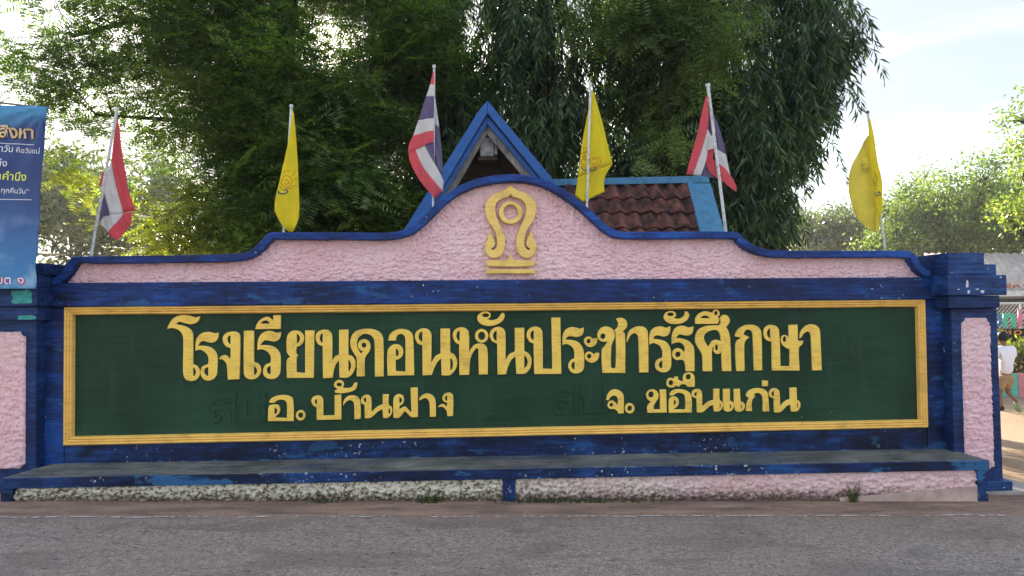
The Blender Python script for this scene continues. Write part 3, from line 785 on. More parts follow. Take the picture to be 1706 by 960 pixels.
# ---- bench along the foot --------------------------------------------
YBF = 5.62
BL = P(2, 798, YBF); BR = P(1648, 768, YBF)
zt_l, zt_r = BL.z, BR.z
def ztop(x): return lerp(zt_l, zt_r, (x - BL.x) / (BR.x - BL.x))
bench = bpy.data.objects.new('bench', None); COL.objects.link(bench); bench.parent = WALL
bench.location = Vector((.4, 5.8, gz(.4))) - WALL.location
nb = 60; b = MB(); vs = []
for i in range(nb + 1):
    t = i / nb; x = lerp(BL.x, BR.x, t); xb = lerp(-3.22, P(1595, 748, 5.93).x, t)
    xm = lerp(x, xb, .75)
    e = .003 * noise.noise(Vector((x * 6, 1, 2)))
    vs += [(x, YBF + e, ztop(x) - .075), (x, YBF + e, ztop(x) - .006), (x, YBF + .008 + e, ztop(x)), (xb, 6.06, ztop(x) + .012), (xb, 6.06, ztop(x) - .075)]
fs = []
mi = []
for i in range(nb):
    o = i*5
    for s, m_ in ((0, 1), (1, 1), (2, 0), (4, 1)):
        s2 = (s + 1) % 5; fs.append((o + s, o + 5 + s, o + 5 + s2, o + s2)); mi.append(m_)
b.v = vs; b.f = [list(f) for f in fs] + [[4, 3, 2, 1, 0], [nb*5 + k for k in range(5)]]; b.mi = mi + [1, 1]
b.build('bench_slab', [M['bench'], M['blue_low']], bench)
# posts
for pa, pc in ((0, 20), (838, 859), (1630, 1648)):
    xa = P(pa, 820, YBF).x; xc = P(pc, 820, YBF).x
    b = MB(); b.box(xa, xc, YBF + .006, YBF + .10, -.2, ztop(xa) - .077); b.build('bench_post', M['blue_low'], bench, bevel=.005)
b = MB(); b.box(BL.x + .05, BR.x - .02, 5.70, 6.0, -.2, min(zt_l, zt_r) - .08); b.build('bench_core', M['concrete'], bench)
for pa, pc in ((19, 842), (856, 1633)):
    xa = P(pa, 820, YBF).x; xc = P(pc, 820, YBF).x
    def top(x, xa=xa, xc=xc):
        d = min(x - xa, xc - x); n = .05
        return ztop(x) - .072 - (n - math.sqrt(max(0, n*n - (n - d)**2)) if d < n else 0)
    stucco_patch('bench_stucco', lambda x: -.16, top, xa, xc, YBF + .022, M['pink_low'], bench, .009, 1.5, back=.08)
# smooth render strip low on the right
b = MB(); xa = P(1400, 820, YBF).x; xc = P(1629, 820, YBF).x
b.hexa([(xa, YBF + .008, -.2), (xc, YBF + .004, -.2), (xc, YBF + .004, P(1629, 812, YBF).z), (xa, YBF + .008, P(1400, 831, YBF).z)],
       [(xa, YBF + .1, -.2), (xc, YBF + .1, -.2), (xc, YBF + .1, P(1629, 812, YBF).z), (xa, YBF + .1, P(1400, 831, YBF).z)])
b.build('bench_footing', mat_simple('pale_pink_render', (.50, .36, .31), .9, .3, 8), bench)

# ------------------------------------------------------------------ gate pillars
YP = 5.93
def pillar(label, mirror, tiers, shaft_top, shaft_bot, zt, ptop, pbot, patches=()):
    """tiers: (x left, x right, z0, z1, y front) top-down; shaft given by left/right x at top and foot"""
    cx = (shaft_bot[0] + shaft_bot[1]) / 2
    r = empty('gate_pillar', (cx, YP + .2, gz(cx)), label, 'pillar', 'gate pillars at the ends of the wall')
    b = MB(); d = .40
    zb = gz(cx) - .15
    b.hexa([(shaft_bot[0], YP, zb), (shaft_bot[1], YP, zb), (shaft_top[1], YP, zt), (shaft_top[0], YP, zt)],
           [(shaft_bot[0], YP + d, zb), (shaft_bot[1], YP + d, zb), (shaft_top[1], YP + d, zt), (shaft_top[0], YP + d, zt)])
    b.build('shaft', M['blue_pillar'], r, bevel=.008)
    for i, (a, c, z0, z1, yf) in enumerate(tiers):
        b = MB(); b.box(a, c, yf, YP + d + (YP - yf) , z0, z1 - .001)
        b.build('cap_tier', M['blue_pillar'], r, bevel=.006)
    b = MB(); b.box(shaft_bot[0] - .045, shaft_bot[1] + .045, YP - .045, YP + d + .045, zb, gz(cx) + .075 + .02)
    b.build('plinth', M['blue_pillar'], r, bevel=.006)
    # pink panel with notched corners: outline follows the shaft's slight lean
    (pl0, pr0, pz0), (pl1, pr1, pz1) = pbot, ptop
    nt_ = .038
    def bot(u):
        dd = min(u - 0, 1 - u) * (pr0 - pl0); return pz0 + max(0, nt_ - dd) * (1 if dd < nt_ else 0)
    def top(u):
        dd = min(u - 0, 1 - u) * (pr0 - pl0)
        return pz1 - (math.sqrt(max(0, nt_*nt_ - dd*dd)) if dd < nt_ else 0)
    W = pr0 - pl0
    def xf(u, z):
        t = (z - pz0) / (pz1 - pz0); return lerp(lerp(pl0, pl1, t), lerp(pr0, pr1, t), u)
    nx, nz = int(W / .008), int((pz1 - pz0) / .008)
    V = []
    for i in range(nx + 1):
        u = i / nx
        for j in range(nz + 1):
            z = lerp(bot(u), top(u), j / nz); x = xf(u, z); ed = min(i, nx - i, j, nz - j)
            V.append((x, YP - .017 - rough(x, z, 1.0) + (.03 if ed == 0 else 0), z))
    I = (np.arange(nx)[:, None] * (nz+1) + np.arange(nz)[None, :]).ravel()
    np_mesh('pink_panel', np.array(V), np.stack([I, I + nz + 1, I + nz + 2, I + 1], 1), M['pink'], r, True)
    for (a, c, z0, z1, y) in patches:
        pts = []; n = 18
        for k in range(n):
            an = 2*math.pi*k/n; sq = max(abs(math.cos(an)), abs(math.sin(an)))
            pts.append(((a+c)/2 + (c-a)/2*math.cos(an)/sq*random.uniform(.80, 1), (z0+z1)/2 + (z1-z0)/2*math.sin(an)/sq*random.uniform(.80, 1)))
        b = MB(); b.prism(pts, y - .003, y + .01); b.build('turquoise_paint_patch', M['turq'], r)
    return r
M['scrape'] = mat_simple('bare_white_plaster', (.62, .64, .66), .9, .15, 30)
M['turq'] = mat_simple('turquoise_old_paint', (.055, .33, .30), .7, .35, 25)
def px(x, y, Y=YP): return P(x, y, Y).x
def pz(y, x, Y=YP): return P(x, y, Y).z
xx = 1620
tr = [(px(1580, 430, 5.86), px(1640, 430, 5.86), pz(439.5, xx, 5.86), pz(420, xx, 5.86), 5.86),
      (px(1579, 448, 5.84), px(1660, 448, 5.84), pz(457.5, xx, 5.84), pz(439.5, xx, 5.84), 5.84),
      (px(1579, 475, 5.80), px(1677.5, 475, 5.80), pz(493, xx, 5.80), pz(457.5, xx, 5.80), 5.80),
      (px(1581, 503, 5.86), px(1666, 503, 5.86), pz(514, xx, 5.86), pz(493.5, xx, 5.86), 5.86)]
pr = pillar('right blue gate pillar with a tall notched pink panel and stepped cap', False, tr,
       (px(1585, 520), px(1661, 520)), (px(1590, 815), px(1672.5, 815)), pz(514, xx, 5.93),
       (px(1600, 530), px(1648, 530), pz(530, 1624)), (px(1607, 784), px(1655.5, 784), pz(784, 1630)))
xl = 40
wid = .37
xr_ = px(60, 620)
tl = [(px(72, 447, 5.86) - .34, px(72, 447, 5.86), pz(457, xl, 5.86), pz(437, xl, 5.86), 5.88),
      (px(66, 467, 5.84) - .40, px(66, 467, 5.84), pz(480, xl, 5.84), pz(457, xl, 5.84), 5.84),
      (px(62, 495, 5.80) - .46, px(62, 495, 5.80), pz(511, xl, 5.80), pz(480, xl, 5.80), 5.80),
      (px(62, 522, 5.84) - .42, px(62, 522, 5.84), pz(535, xl, 5.84), pz(511, xl, 5.84), 5.84)]
pillar('left blue gate pillar behind the hanging banner, with turquoise paint patches on its cap', True, tl,
       (xr_ - wid, xr_), (xr_ - wid, xr_ + .005), pz(534, xl, 5.93),
       (px(44, 553) - .24, px(44, 553), pz(553, 30)), (px(43, 782) - .24, px(43, 782), pz(782, 30)),
       [(px(18, 495, 5.80), px(54, 495, 5.80), pz(508, xl, 5.80), pz(483, xl, 5.80), 5.80),
        (px(29, 530, 5.84), px(61, 530, 5.84), pz(534, xl, 5.84), pz(526, xl, 5.84), 5.84)])
for (xa, xb, ya, yb) in ((1609, 1614, 466, 481), (1611, 1616, 484, 491), (1633, 1640, 484, 490), (1624, 1632, 482, 484), (1666, 1669, 460, 463), (1594, 1599, 482, 484)):
    pts = []; n = 16; x0_, x1_ = px(xa, 475, 5.80), px(xb, 475, 5.80); z0_, z1_ = pz(yb, 1620, 5.80), pz(ya, 1620, 5.80)
    for k in range(n):
        an = 2*math.pi*k/n; r_ = random.uniform(.55, 1.1); pts.append(((x0_+x1_)/2 + (x1_-x0_)/2*math.cos(an)*r_, (z0_+z1_)/2 + (z1_-z0_)/2*math.sin(an)*r_))
    mb = MB(); mb.prism(pts, 5.7975, 5.81); mb.build('white_scrape', M['scrape'], pr)
b = MB(); cxp = px(1630, 815)
b.box(cxp - .30, cxp + .55, YP - .10, YP + .7, gz(cxp) - .1, gz(cxp) + .018)
tag(b.build('concrete_apron', M['concrete'], bevel=.004), kind='structure')

# ------------------------------------------------------------------ flags
def patch_grid(mb, L, Rr, Y, mi, amp=.02, nv=10, ph=0.0, yo=0.0):
    """cloth between a left and a right edge (photo points on the plane y = Y), rippled in depth"""
    def res(pts, k):
        s = [0]
        for i in range(1, len(pts)): s.append(s[-1] + math.dist(pts[i], pts[i-1]))
        t = np.linspace(0, s[-1], k)
        return list(zip(np.interp(t, s, [p[0] for p in pts]), np.interp(t, s, [p[1] for p in pts])))
    k = max(nv, 4); A = res(L, k); B = res(Rr, k); nu = 12; vs = []
    for i in range(k):
        for j in range(nu + 1):
            u = j / nu; x = lerp(A[i][0], B[i][0], u); y = lerp(A[i][1], B[i][1], u)
            q = P(x, y, Y + yo)
            dy = amp * (math.sin(q.x * 34 + q.z * 5 + ph) + .5 * math.sin(q.x * 61 - q.z * 7 + ph) + .28 * math.sin(q.x * 118 + q.z * 31)) * .6
            vs.append((q.x, q.y + dy, q.z))
    mb.add(vs, [(i*(nu+1) + j, (i+1)*(nu+1) + j, (i+1)*(nu+1) + j + 1, i*(nu+1) + j + 1) for i in range(k-1) for j in range(nu)], mi)
def smooth_px(l): return [(p.x, p.y) for p in smooth_line(l, 5, corner=45)] if len(l) > 2 else l
YFL = 6.43
def flag(label, cat_group, org, sc, pole, pw, patches, mats, prints=(), cap=None):
    def t(p): return (org[0] + p[0] / sc, org[1] + p[1] / sc)
    a = P(*t(pole[0]), YFL); c = P(*t(pole[1]), YFL); d = (c - a).normalized()
    foot = c + d * .45; r0 = pw / sc / 2 * 6.45 / F
    r = empty('flag', foot, label, 'flag', cat_group)
    b = MB(); b.tube([a, a.lerp(foot, .5), foot], r0, 10); b.build('pole', M['pole'], r, True)
    b = MB(); b.tube([a - d * .012, a + d * .012], r0 * 1.45, 10); b.build('pole_cap', cap or M['pole'], r, True)
    mb = MB()
    for k, (L, Rr, mi, yo) in enumerate(patches):
        patch_grid(mb, smooth_px([t(p) for p in L]), smooth_px([t(p) for p in Rr]), YFL, mi, .018, 16, 0, yo)
    o = mb.build('cloth', [M[q] for q in mats], r, True, sharp=70)
    s = o.modifiers.new('thickness', 'SOLIDIFY'); s.thickness = .0015
    for (mname, strokes_, wpx, yo) in prints:
        pm = MB()
        for st in strokes_:
            pts = [(p.x, p.y) for p in smooth_line([t(p) for p in st], 4, corner=80)]
            Lf = offset_line([Vector(p) for p in pts], wpx / sc / 2); Rt = offset_line([Vector(p) for p in pts], -wpx / sc / 2)
            vs = []
            for p, q in zip(Lf, Rt):
                for z in (p, q):
                    w_ = P(z.x, z.y, YFL + yo)
                    dy = .018 * (math.sin(w_.x*34 + w_.z*5) + .5 * math.sin(w_.x*61 - w_.z*7) + .28 * math.sin(w_.x*118 + w_.z*31)) * .6 - .004
                    vs.append((w_.x, w_.y + dy, w_.z))
            n = len(pts); pm.add(vs, [(2*i, 2*i+1, 2*i+3, 2*i+2) for i in range(n-1)])
        pm.build('printed_emblem', M[mname], o)
    return r
TH = ['flag_red', 'flag_white', 'flag_blue']
g1 = 'flags standing along the top of the wall'
fy = -.035   # cloth a little in front of its pole's centre
flag('striped red, white and violet flag on the leftmost pole, beside the hanging banner', g1, (130, 170), 3.69,
     [(240, 40), (80, 940)], 16, [
     ([(243,85),(203,350),(235,520),(275,680)], [(255,150),(285,370),(315,540),(355,665)], 0, .02),
     ([(200,360),(166,550),(200,695)], [(204,360),(235,530),(275,682)], 1, .022),
     ([(162,560),(145,640),(135,715)], [(164,560),(180,620),(200,695)], 2, .024),
     ([(150,702),(135,745),(185,800)], [(275,682),(235,745),(186,800)], 1, .018),
     ([(275,682),(230,745),(185,800)], [(333,672),(325,740),(240,852)], 0, .018),
     ([(152,425),(130,480),(127,510)], [(166,430),(160,480),(148,522)], 0, .04)], TH)
flag('narrow yellow flag on the second pole from the left, in front of the feathery tree', g1, (430, 160), 4.0,
     [(222, 65), (172, 890)], 17, [
     ([(232,95),(195,310),(150,540),(107,745),(160,860),(203,902)], [(236,95),(250,200),(262,400),(270,600),(272,800),(235,902)], 0, fy)], ['flag_yellow'],
     [('print_orange', [[(165,540),(190,528),(215,540),(222,575),(205,605),(172,600),(158,575),(165,545)], [(178,565),(195,555),(205,575),(190,590),(178,578)], [(168,510),(190,495),(215,500)],
                        [(225,530),(245,500),(258,490)], [(235,560),(255,540),(262,560)], [(222,610),(245,590),(258,600)], [(150,600),(160,622),(190,618),(225,612)]], 4, fy),
      ('print_grey', [[(135,640),(160,650),(185,648),(197,635),(188,622),(172,626)], [(138,625),(136,640),(142,652)]], 9, fy)])
flag('striped flag with a broad violet band on the tall pole left of the blue gable', g1, (660, 100), 3.84,
     [(243, 38), (237, 915)], 14, [
     ([(235,75),(218,150)], [(243,75),(243,155)], 0, -.03), ([(218,150),(192,228)], [(243,155),(243,228)], 1, -.03),
     ([(192,228),(143,383)], [(243,228),(241,368)], 2, -.03), ([(143,383),(108,480)], [(241,368),(241,447)], 1, -.03),
     ([(108,480),(85,530),(75,590)], [(241,447),(241,480),(241,519)], 0, -.03),
     ([(78,565),(88,650),(160,780),(250,885)], [(114,545),(165,670),(235,765),(298,835)], 0, -.026),
     ([(112,542),(165,670),(235,765),(298,838)], [(172,522),(215,610),(270,700),(303,770)], 1, -.022),
     ([(165,520),(205,590),(237,650)], [(243,516),(243,570),(244,652)], 2, -.014),
     ([(246,230),(250,410)], [(250,240),(275,430)], 1, .022), ([(248,400),(248,560),(262,690)], [(275,425),(292,580),(300,725)], 2, .022)], TH)
flag('yellow flag with an orange printed crest in front of the tiled roof', g1, (940, 130), 4.36,
     [(191, 42), (165, 930)], 17, [
     ([(202,90),(165,280),(130,480),(98,720)], [(210,90),(262,255),(315,470),(350,620)], 0, .03),
     ([(98,720),(80,850),(132,898)], [(350,620),(292,730),(292,825)], 0, .03)], ['flag_yellow'],
     [('print_orange', [[(135,500),(148,540),(140,580),(125,600),(130,625),(160,628),(190,640),(225,650),(250,630),(262,600),(245,578),(215,575),(200,590)],
                        [(130,560),(145,575),(150,600)], [(140,490),(160,515),(165,545)], [(205,585),(235,590),(240,610),(215,622),(195,615)], [(120,545),(140,540),(168,530)],
                        [(210,630),(235,640),(255,615)], [(130,640),(160,645),(200,655)], [(150,555),(160,590),(185,605),(190,575)]], 4, .03),
      ('print_grey', [[(122,640),(135,660),(160,665),(175,650),(165,680),(180,682),(175,655),(195,668),(222,668),(228,650),(212,645)]], 8, .03)])
flag('striped flag folded in two on the leaning pole at the right end of the tiles', g1, (1130, 130), 3.69,
     [(182, 42), (292, 940)], 20, [
     ([(172,110),(110,360),(50,590)], [(182,110),(183,300),(140,450),(93,592)], 0, -.03),
     ([(182,310),(140,450),(92,592)], [(202,345),(170,500),(136,598)], 1, -.03),
     ([(182,200),(183,330)], [(206,215),(218,370)], 2, .02),
     ([(205,215),(225,330),(243,440)], [(215,215),(270,360),(293,470)], 2, .022),
     ([(240,438),(245,525)], [(293,465),(325,592)], 1, .022),
     ([(186,350),(175,442)], [(222,350),(226,430)], 1, -.034),
     ([(178,440),(170,520),(200,580),(275,640),(358,695)], [(222,425),(212,495),(250,525),(322,590),(362,670)], 0, .018),
     ([(166,515),(136,598)], [(185,545),(252,618)], 2, .03)], TH)
flag('pale yellow flag with a sunburst crest on the rightmost pole, against the white sky', g1, (1395, 180), 4.0,
     [(202, 25), (318, 940)], 15, [
     ([(207,180),(150,270),(90,410),(75,530),(105,670),(150,750),(248,828)], [(217,180),(232,300),(246,430),(272,600),(276,720),(260,828)], 0, .02),
     ([(214,60),(215,180),(220,300),(232,430),(262,640),(290,750)], [(222,70),(245,200),(275,370),(297,500),(303,640),(292,755)], 1, -.03),
     ([(254,600),(262,700),(248,828)], [(264,640),(290,745),(256,828)], 0, -.02)], ['flag_yellow_pale', 'flag_yellow'],
     [('print_olive', [[(185 + 12*math.cos(a), 390 + 14*math.sin(a)), (185 + 42*math.cos(a), 392 + 50*math.sin(a))] for a in [R(q) for q in (-170,-145,-120,-95,-70,20,45,70,95,120,150)]], 3.5, .018),
      ('print_olive', [[(240,420),(260,440),(270,470),(255,500)], [(245,450),(250,490),(270,520)], [(238,470),(262,545)]], 4, -.034),
      ('print_grey', [[(250,550),(262,580),(285,575),(282,555),(268,560)]], 7, -.034)], cap=M['print_grey'])

# ------------------------------------------------------------------ hanging banner
YBN = 5.70
def banner_mat():
    b = NB('blue_vinyl_print'); z = b.axis(2); x = b.axis(0)
    n = b.noise(b.co((1.5, 1, 1.2)), 2.2, 5, .6, .8); cl = b.noise(b.co((1, 1, 1)), 5, 5, .55)
    zz = b.math('ADD', b.math('MULTIPLY', z, .68), b.math('MULTIPLY', n, .22))
    col = b.ramp(zz, [(.03, (.06, .36, .52)), (.16, (.045, .22, .46)), (.40, (.030, .10, .28)), (.72, (.012, .032, .145)), (.93, (.016, .055, .20)), (1.05, (.05, .24, .44))])
    spot = b.math('MULTIPLY', b.ramp(cl, [(.52, 0), (.70, .5)]), b.ramp(z, [(.15, 1), (.70, 0)]))
    col = b.mix(spot, col, (.42, .55, .68))
    b.bump(b.noise(b.co(), 14, 3), .2, .004)
    return b.base(col, .42, .45)
M['banner'] = banner_mat()
TR, BRt = P(80, 178, YBN), P(58, 482, YBN)
bn = empty('vinyl_banner', (TR.x - .45, YBN, BRt.z), 'blue vinyl banner with Thai verse hanging over the left pillar', 'banner')
def ban_y(x, z):
    # folds radiating from the top right corner
    dx, dz = TR.x - x, TR.z - z
    an = math.atan2(dx, dz + 1e-6); rr = math.hypot(dx, dz)
    return YBN + .010 * math.sin(an * 17) * math.exp(-rr * 1.4) + .012 * math.sin(x * 9 + z * 2.5) + .006 * math.sin(z * 11 + x * 3)
b = MB(); nu, nv = 50, 60; vs = []
for j in range(nv + 1):
    v = j / nv; ex = lerp(BRt.x, TR.x, v) + .006 * math.sin(v * 34) * (1 - v) - .012 * math.sin(v * math.pi)
    for i in range(nu + 1):
        u = i / nu; x = ex - .95 * (1 - u)
        zt = TR.z + .040 * (1 - u) + .0
        zb_ = BRt.z + .0
        z = lerp(zb_, zt, v); vs.append((x, ban_y(x, z), z))
b.add(vs, [(j*(nu+1) + i, j*(nu+1) + i + 1, (j+1)*(nu+1) + i + 1, (j+1)*(nu+1) + i) for j in range(nv) for i in range(nu)])
o = b.build('vinyl_sheet', M['banner'], bn, True); s = o.modifiers.new('thickness', 'SOLIDIFY'); s.thickness = .0015; s.offset = 1
b = MB(); b.tube([P(-60, 164, YBN + .02), P(86, 180, YBN + .02)], .008, 8); b.build('top_rod', M['grey_wood'], bn, True)
b = MB(); b.tube([P(-60, 420, YBN + .05), P(20, 421, YBN + .05), P(108, 424, YBN + .05)], .0075, 8)
b.build('bamboo_rod', mat_simple('dry_bamboo', (.42, .33, .22), .7), bn, True)
b = MB(); b.tube([P(-30, 170, YBN + .04), P(-30, 500, YBN + .04), P(-30, 845, YBN + .04)], .016, 8)
b.build('banner_post', M['pole'], bn, True)
def flat_text(body, x0, x1, base, tilt, mat, name, parent, surf, Y, height=None, lift=.004, thick=0, bold=0):
    cu = bpy.data.curves.new(name, 'FONT'); cu.body = body; cu.size = 1; cu.offset = bold; cu.extrude = thick
    tmp = bpy.data.objects.new(name, cu); COL.objects.link(tmp); bpy.context.view_layer.update()
    me = bpy.data.meshes.new_from_object(tmp.evaluated_get(bpy.context.evaluated_depsgraph_get()))
    bpy.data.objects.remove(tmp)
    n = len(me.vertices)
    if n == 0: return None
    co = np.zeros(n*3); me.vertices.foreach_get('co', co); co = co.reshape(-1, 3)
    a = P(x0, base, Y); c = P(x1, base + tilt, Y); W = (c - a).length
    xmin, xmax = co[:, 0].min(), co[:, 0].max(); s = W / (xmax - xmin)
    sy = s if height is None else (height * Y / F) / (co[:, 1].max() - max(0, co[:, 1].min()))
    off = wloc(parent); d = (c - a).normalized()
    X = a.x + (co[:, 0] - xmin) * s * d.x - co[:, 1] * sy * d.z
    Z = a.z + (co[:, 0] - xmin) * s * d.z + co[:, 1] * sy * d.x
    Yv = np.array([surf(x, z) - lift for x, z in zip(X, Z)]) - co[:, 2]
    me.vertices.foreach_set('co', np.stack([X - off.x, Yv - off.y, Z - off.z], 1).ravel())
    me.materials.clear(); me.materials.append(mat); me.update()
    o = bpy.data.objects.new(name, me); COL.objects.link(o); o.parent = parent
    return o
pw_, py_, pg_, pm_, pd_ = [mat_simple(n_, c_, .5, .06) for n_, c_ in (('white_print', (.8, .82, .85)), ('yellow_print', (.72, .78, .12)), ('tan_print', (.70, .50, .27)), ('magenta_print', (.55, .03, .20)), ('shadow_print', (.04, .03, .03)))]
flat_text('สิงหา', -2, 57, 228, 3.5, pd_, 'lettering', bn, ban_y, YBN, lift=.005, bold=.05)
flat_text('สิงหา', -3, 56, 227, 3.5, pg_, 'lettering', bn, ban_y, YBN, lift=.008, bold=.022)
flat_text('าวัน', -3, 20, 251, 1.5, pw_, 'lettering', bn, ban_y, YBN, lift=.005)
flat_text('คือวันแม่', 26, 66, 253, 2.6, pw_, 'lettering', bn, ban_y, YBN, lift=.005)
flat_text('ถึง', -6, 11, 275.5, 1.5, pw_, 'lettering', bn, ban_y, YBN, lift=.005)
flat_text('ดคำนึง', -8, 44, 298, 3, py_, 'lettering', bn, ban_y, YBN, lift=.005, bold=.01)
flat_text('ทุกคืนวัน”', 2, 48, 320, 2.5, pw_, 'lettering', bn, ban_y, YBN, lift=.005)
flat_text('เขต', -8, 20, 472.5, .3, pm_, 'lettering', bn, ban_y, YBN, lift=.005, bold=.055)
flat_text('เขต', -7.3, 19.3, 472.2, .3, pw_, 'lettering', bn, ban_y, YBN, lift=.008, bold=.004)
flat_text('๑', 29, 41, 472.5, 0, pm_, 'lettering', bn, ban_y, YBN, lift=.005, bold=.06)
flat_text('๑', 30.3, 39.7, 471.6, 0, pw_, 'lettering', bn, ban_y, YBN, lift=.008, bold=.004)
for (xa, ya, xc, yc) in ((-20, 236, 57, 240.5), (-20, 331, 52, 332)):
    mb = MB(); vs = []
    for i in range(31):
        t = i / 30; q = P(lerp(xa, xc, t), lerp(ya, yc, t), YBN)
        for dz in (-.0022, .0022): vs.append((q.x, ban_y(q.x, q.z + dz) - .005, q.z + dz))
    mb.add(vs, [(2*i, 2*i+2, 2*i+3, 2*i+1) for i in range(30)]); mb.build('printed_rule', pw_, bn)

# ------------------------------------------------------------------ pavilion behind the wall
YG = 8.6
def g8(a, d, Y=YG): return P(640 + a / 4.0, 160 + d / 4.0, Y)
ap = g8(688, 28)
PV = empty('pavilion', (ap.x, YG + 1.5, gz(ap.x)), 'small pavilion with a bright blue gable and a red tiled wing behind the sign wall', 'pavilion')
def board(name, pts, y0, y1, mat, bevel=.006):
    mb = MB(); mb.prism([(p.x, p.z) for p in pts], y0, y1); return mb.build(name, mat, PV, bevel=bevel)
ext = lambda a, d, k: a + (d - a) * k
# outer boards (left, right), then a second thinner blue moulding, then the grey soffit board
LA, LBt = g8(688, 28), ext(g8(688, 28), g8(135, 880), 1.45)
LI, LIb = g8(688, 150), ext(g8(688, 130), g8(388, 600), 1.9)
lo = [g8(688, 28), g8(640, 82), ext(g8(640, 82), g8(140, 875), 1.5), ext(g8(645, 178), g8(370, 640), 2.3), g8(688, 110)]
board('bargeboard', lo, YG, YG + .05, M['bright_blue'])
ro = [g8(689, 28), g8(689, 110), ext(g8(735, 178), g8(1035, 540), 2.0), ext(g8(735, 82), g8(1120, 545), 1.85), g8(735, 82)]
board('bargeboard', ro, YG, YG + .05, M['bright_blue'])
board('gable_moulding', [g8(687, 120), ext(g8(643, 182), g8(372, 636), 2.2), ext(g8(662, 195), g8(400, 636), 2.2), g8(687, 176)], YG + .052, YG + .10, M['bright_blue'])
board('gable_moulding', [g8(688, 120), g8(688, 176), ext(g8(722, 195), g8(1003, 530), 2.0), ext(g8(738, 182), g8(1030, 535), 2.0)], YG + .052, YG + .10, M['bright_blue'])
board('soffit_board', [g8(687, 165), ext(g8(655, 205), g8(400, 636), 2.2), ext(g8(672, 268), g8(475, 612), 2.2), g8(687, 236)], YG + .11, YG + .16, M['grey_wood'])
board('soffit_board', [g8(688, 165), g8(688, 236), ext(g8(715, 268), g8(922, 512), 2.2), ext(g8(728, 205), g8(1003, 530), 2.2)], YG + .11, YG + .16, M['grey_wood'])
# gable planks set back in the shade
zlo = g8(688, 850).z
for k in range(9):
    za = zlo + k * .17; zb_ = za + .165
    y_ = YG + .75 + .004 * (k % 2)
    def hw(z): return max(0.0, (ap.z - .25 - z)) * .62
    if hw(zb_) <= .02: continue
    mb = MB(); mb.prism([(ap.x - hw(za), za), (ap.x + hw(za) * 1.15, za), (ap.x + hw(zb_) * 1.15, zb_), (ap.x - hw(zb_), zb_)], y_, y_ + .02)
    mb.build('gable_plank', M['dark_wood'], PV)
a_, c_ = g8(640, 275, YG + .3), g8(730, 398, YG + .3)
mb = MB(); mb.box(a_.x, c_.x, YG + .3, YG + .5, c_.z, a_.z); mb.build('hanging_box', M['pale_box'], PV, bevel=.01)
a_, c_ = g8(731, 300, YG + .34), g8(755, 388, YG + .34)
mb = MB(); mb.box(a_.x, c_.x, YG + .34, YG + .48, c_.z, a_.z); mb.build('hanging_box', M['pale_box'], PV, bevel=.01)
a_, c_ = g8(625, 399, YG + .32), g8(752, 425, YG + .32)
mb = MB(); mb.box(a_.x, c_.x, YG + .32, YG + .5, c_.z, a_.z - .004); mb.build('box_base', M['dark_wood'], PV, bevel=.005)  # dark slab standing in for the shadow beneath the box
# gable roof slopes running back
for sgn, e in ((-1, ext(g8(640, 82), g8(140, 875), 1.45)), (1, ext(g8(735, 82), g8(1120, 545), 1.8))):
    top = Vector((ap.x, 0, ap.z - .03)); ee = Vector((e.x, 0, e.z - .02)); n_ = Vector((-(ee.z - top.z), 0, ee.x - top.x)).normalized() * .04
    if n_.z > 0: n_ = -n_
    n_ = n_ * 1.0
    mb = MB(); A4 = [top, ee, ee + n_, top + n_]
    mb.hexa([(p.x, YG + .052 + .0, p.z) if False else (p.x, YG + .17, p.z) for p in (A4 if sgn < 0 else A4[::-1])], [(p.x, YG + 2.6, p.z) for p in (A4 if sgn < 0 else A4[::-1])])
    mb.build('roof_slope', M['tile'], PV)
# tiled wing: ridge at y = 9.6, falling towards the road
YR1, YR0 = 9.60, 8.93
rz1 = P(1050, 304, YR1).z; rz0 = P(1060, 385, YR0).z
sl_ = (rz1 - rz0) / (YR1 - YR0)
def roofp(x, s): # s metres down the slope from the ridge, along y
    return Vector((x, YR1 - s, rz1 - s * sl_))
xr1 = P(1147, 305, YR1).x; pitch = .193; nrow = 7
rowd = (YR1 - YR0) / 3.3
slen = math.hypot(1, sl_); nrm = Vector((0, -sl_, 1)).normalized() * 1.0
nrm = Vector((0, -sl_, 1)); nrm.normalize()
# one tile: a shallow trough and roll, scalloped lower edge
def tile_mesh():
    nu, nv = 8, 2; vs = []
    Ld = rowd * slen * 1.12
    for th in (0, -.020):
        for j in range(nv + 1):
            for i in range(nu + 1):
                u = i / nu; x = (u - .5) * pitch * 1.04
                wv = .034 * math.cos(2 * math.pi * (u - .5)) 
                down = Ld * j / nv + (.030 * (math.cos(2*math.pi*(u)) * -.5 + .5) if j == nv else 0)
                vs.append((x, down, wv + th + .034 * j / nv))
    n1 = (nu+1)*(nv+1); fs = []
    for j in range(nv):
        for i in range(nu):
            a = j*(nu+1) + i; fs.append((a, a+1, a+nu+2, a+nu+1))
    for i in range(nu):
        a = nv*(nu+1) + i; fs.append((a, a+1, a+1+n1, a+n1))
    for j in range(nv):
        for i in (0, nu):
            a = j*(nu+1) + i; fs.append((a, a+nu+1, a+nu+1+n1, a+n1))
    me = bpy.data.meshes.new('roof_tile')
    # local frame: x across, second coordinate down the slope, third along the normal
    dn = Vector((0, -1, -sl_)).normalized()
    me.from_pydata([tuple(Vector((1,0,0))*a + dn*c + nrm*d) for a, c, d in vs], [], fs)
    me.materials.append(M['tile']); me.update(); me.polygons.foreach_set('use_smooth', [True]*len(me.polygons)); me.set_sharp_from_angle(angle=R(50))
    return me
tmes = tile_mesh()
hip = .20   # shift of the right edge per metre towards the road
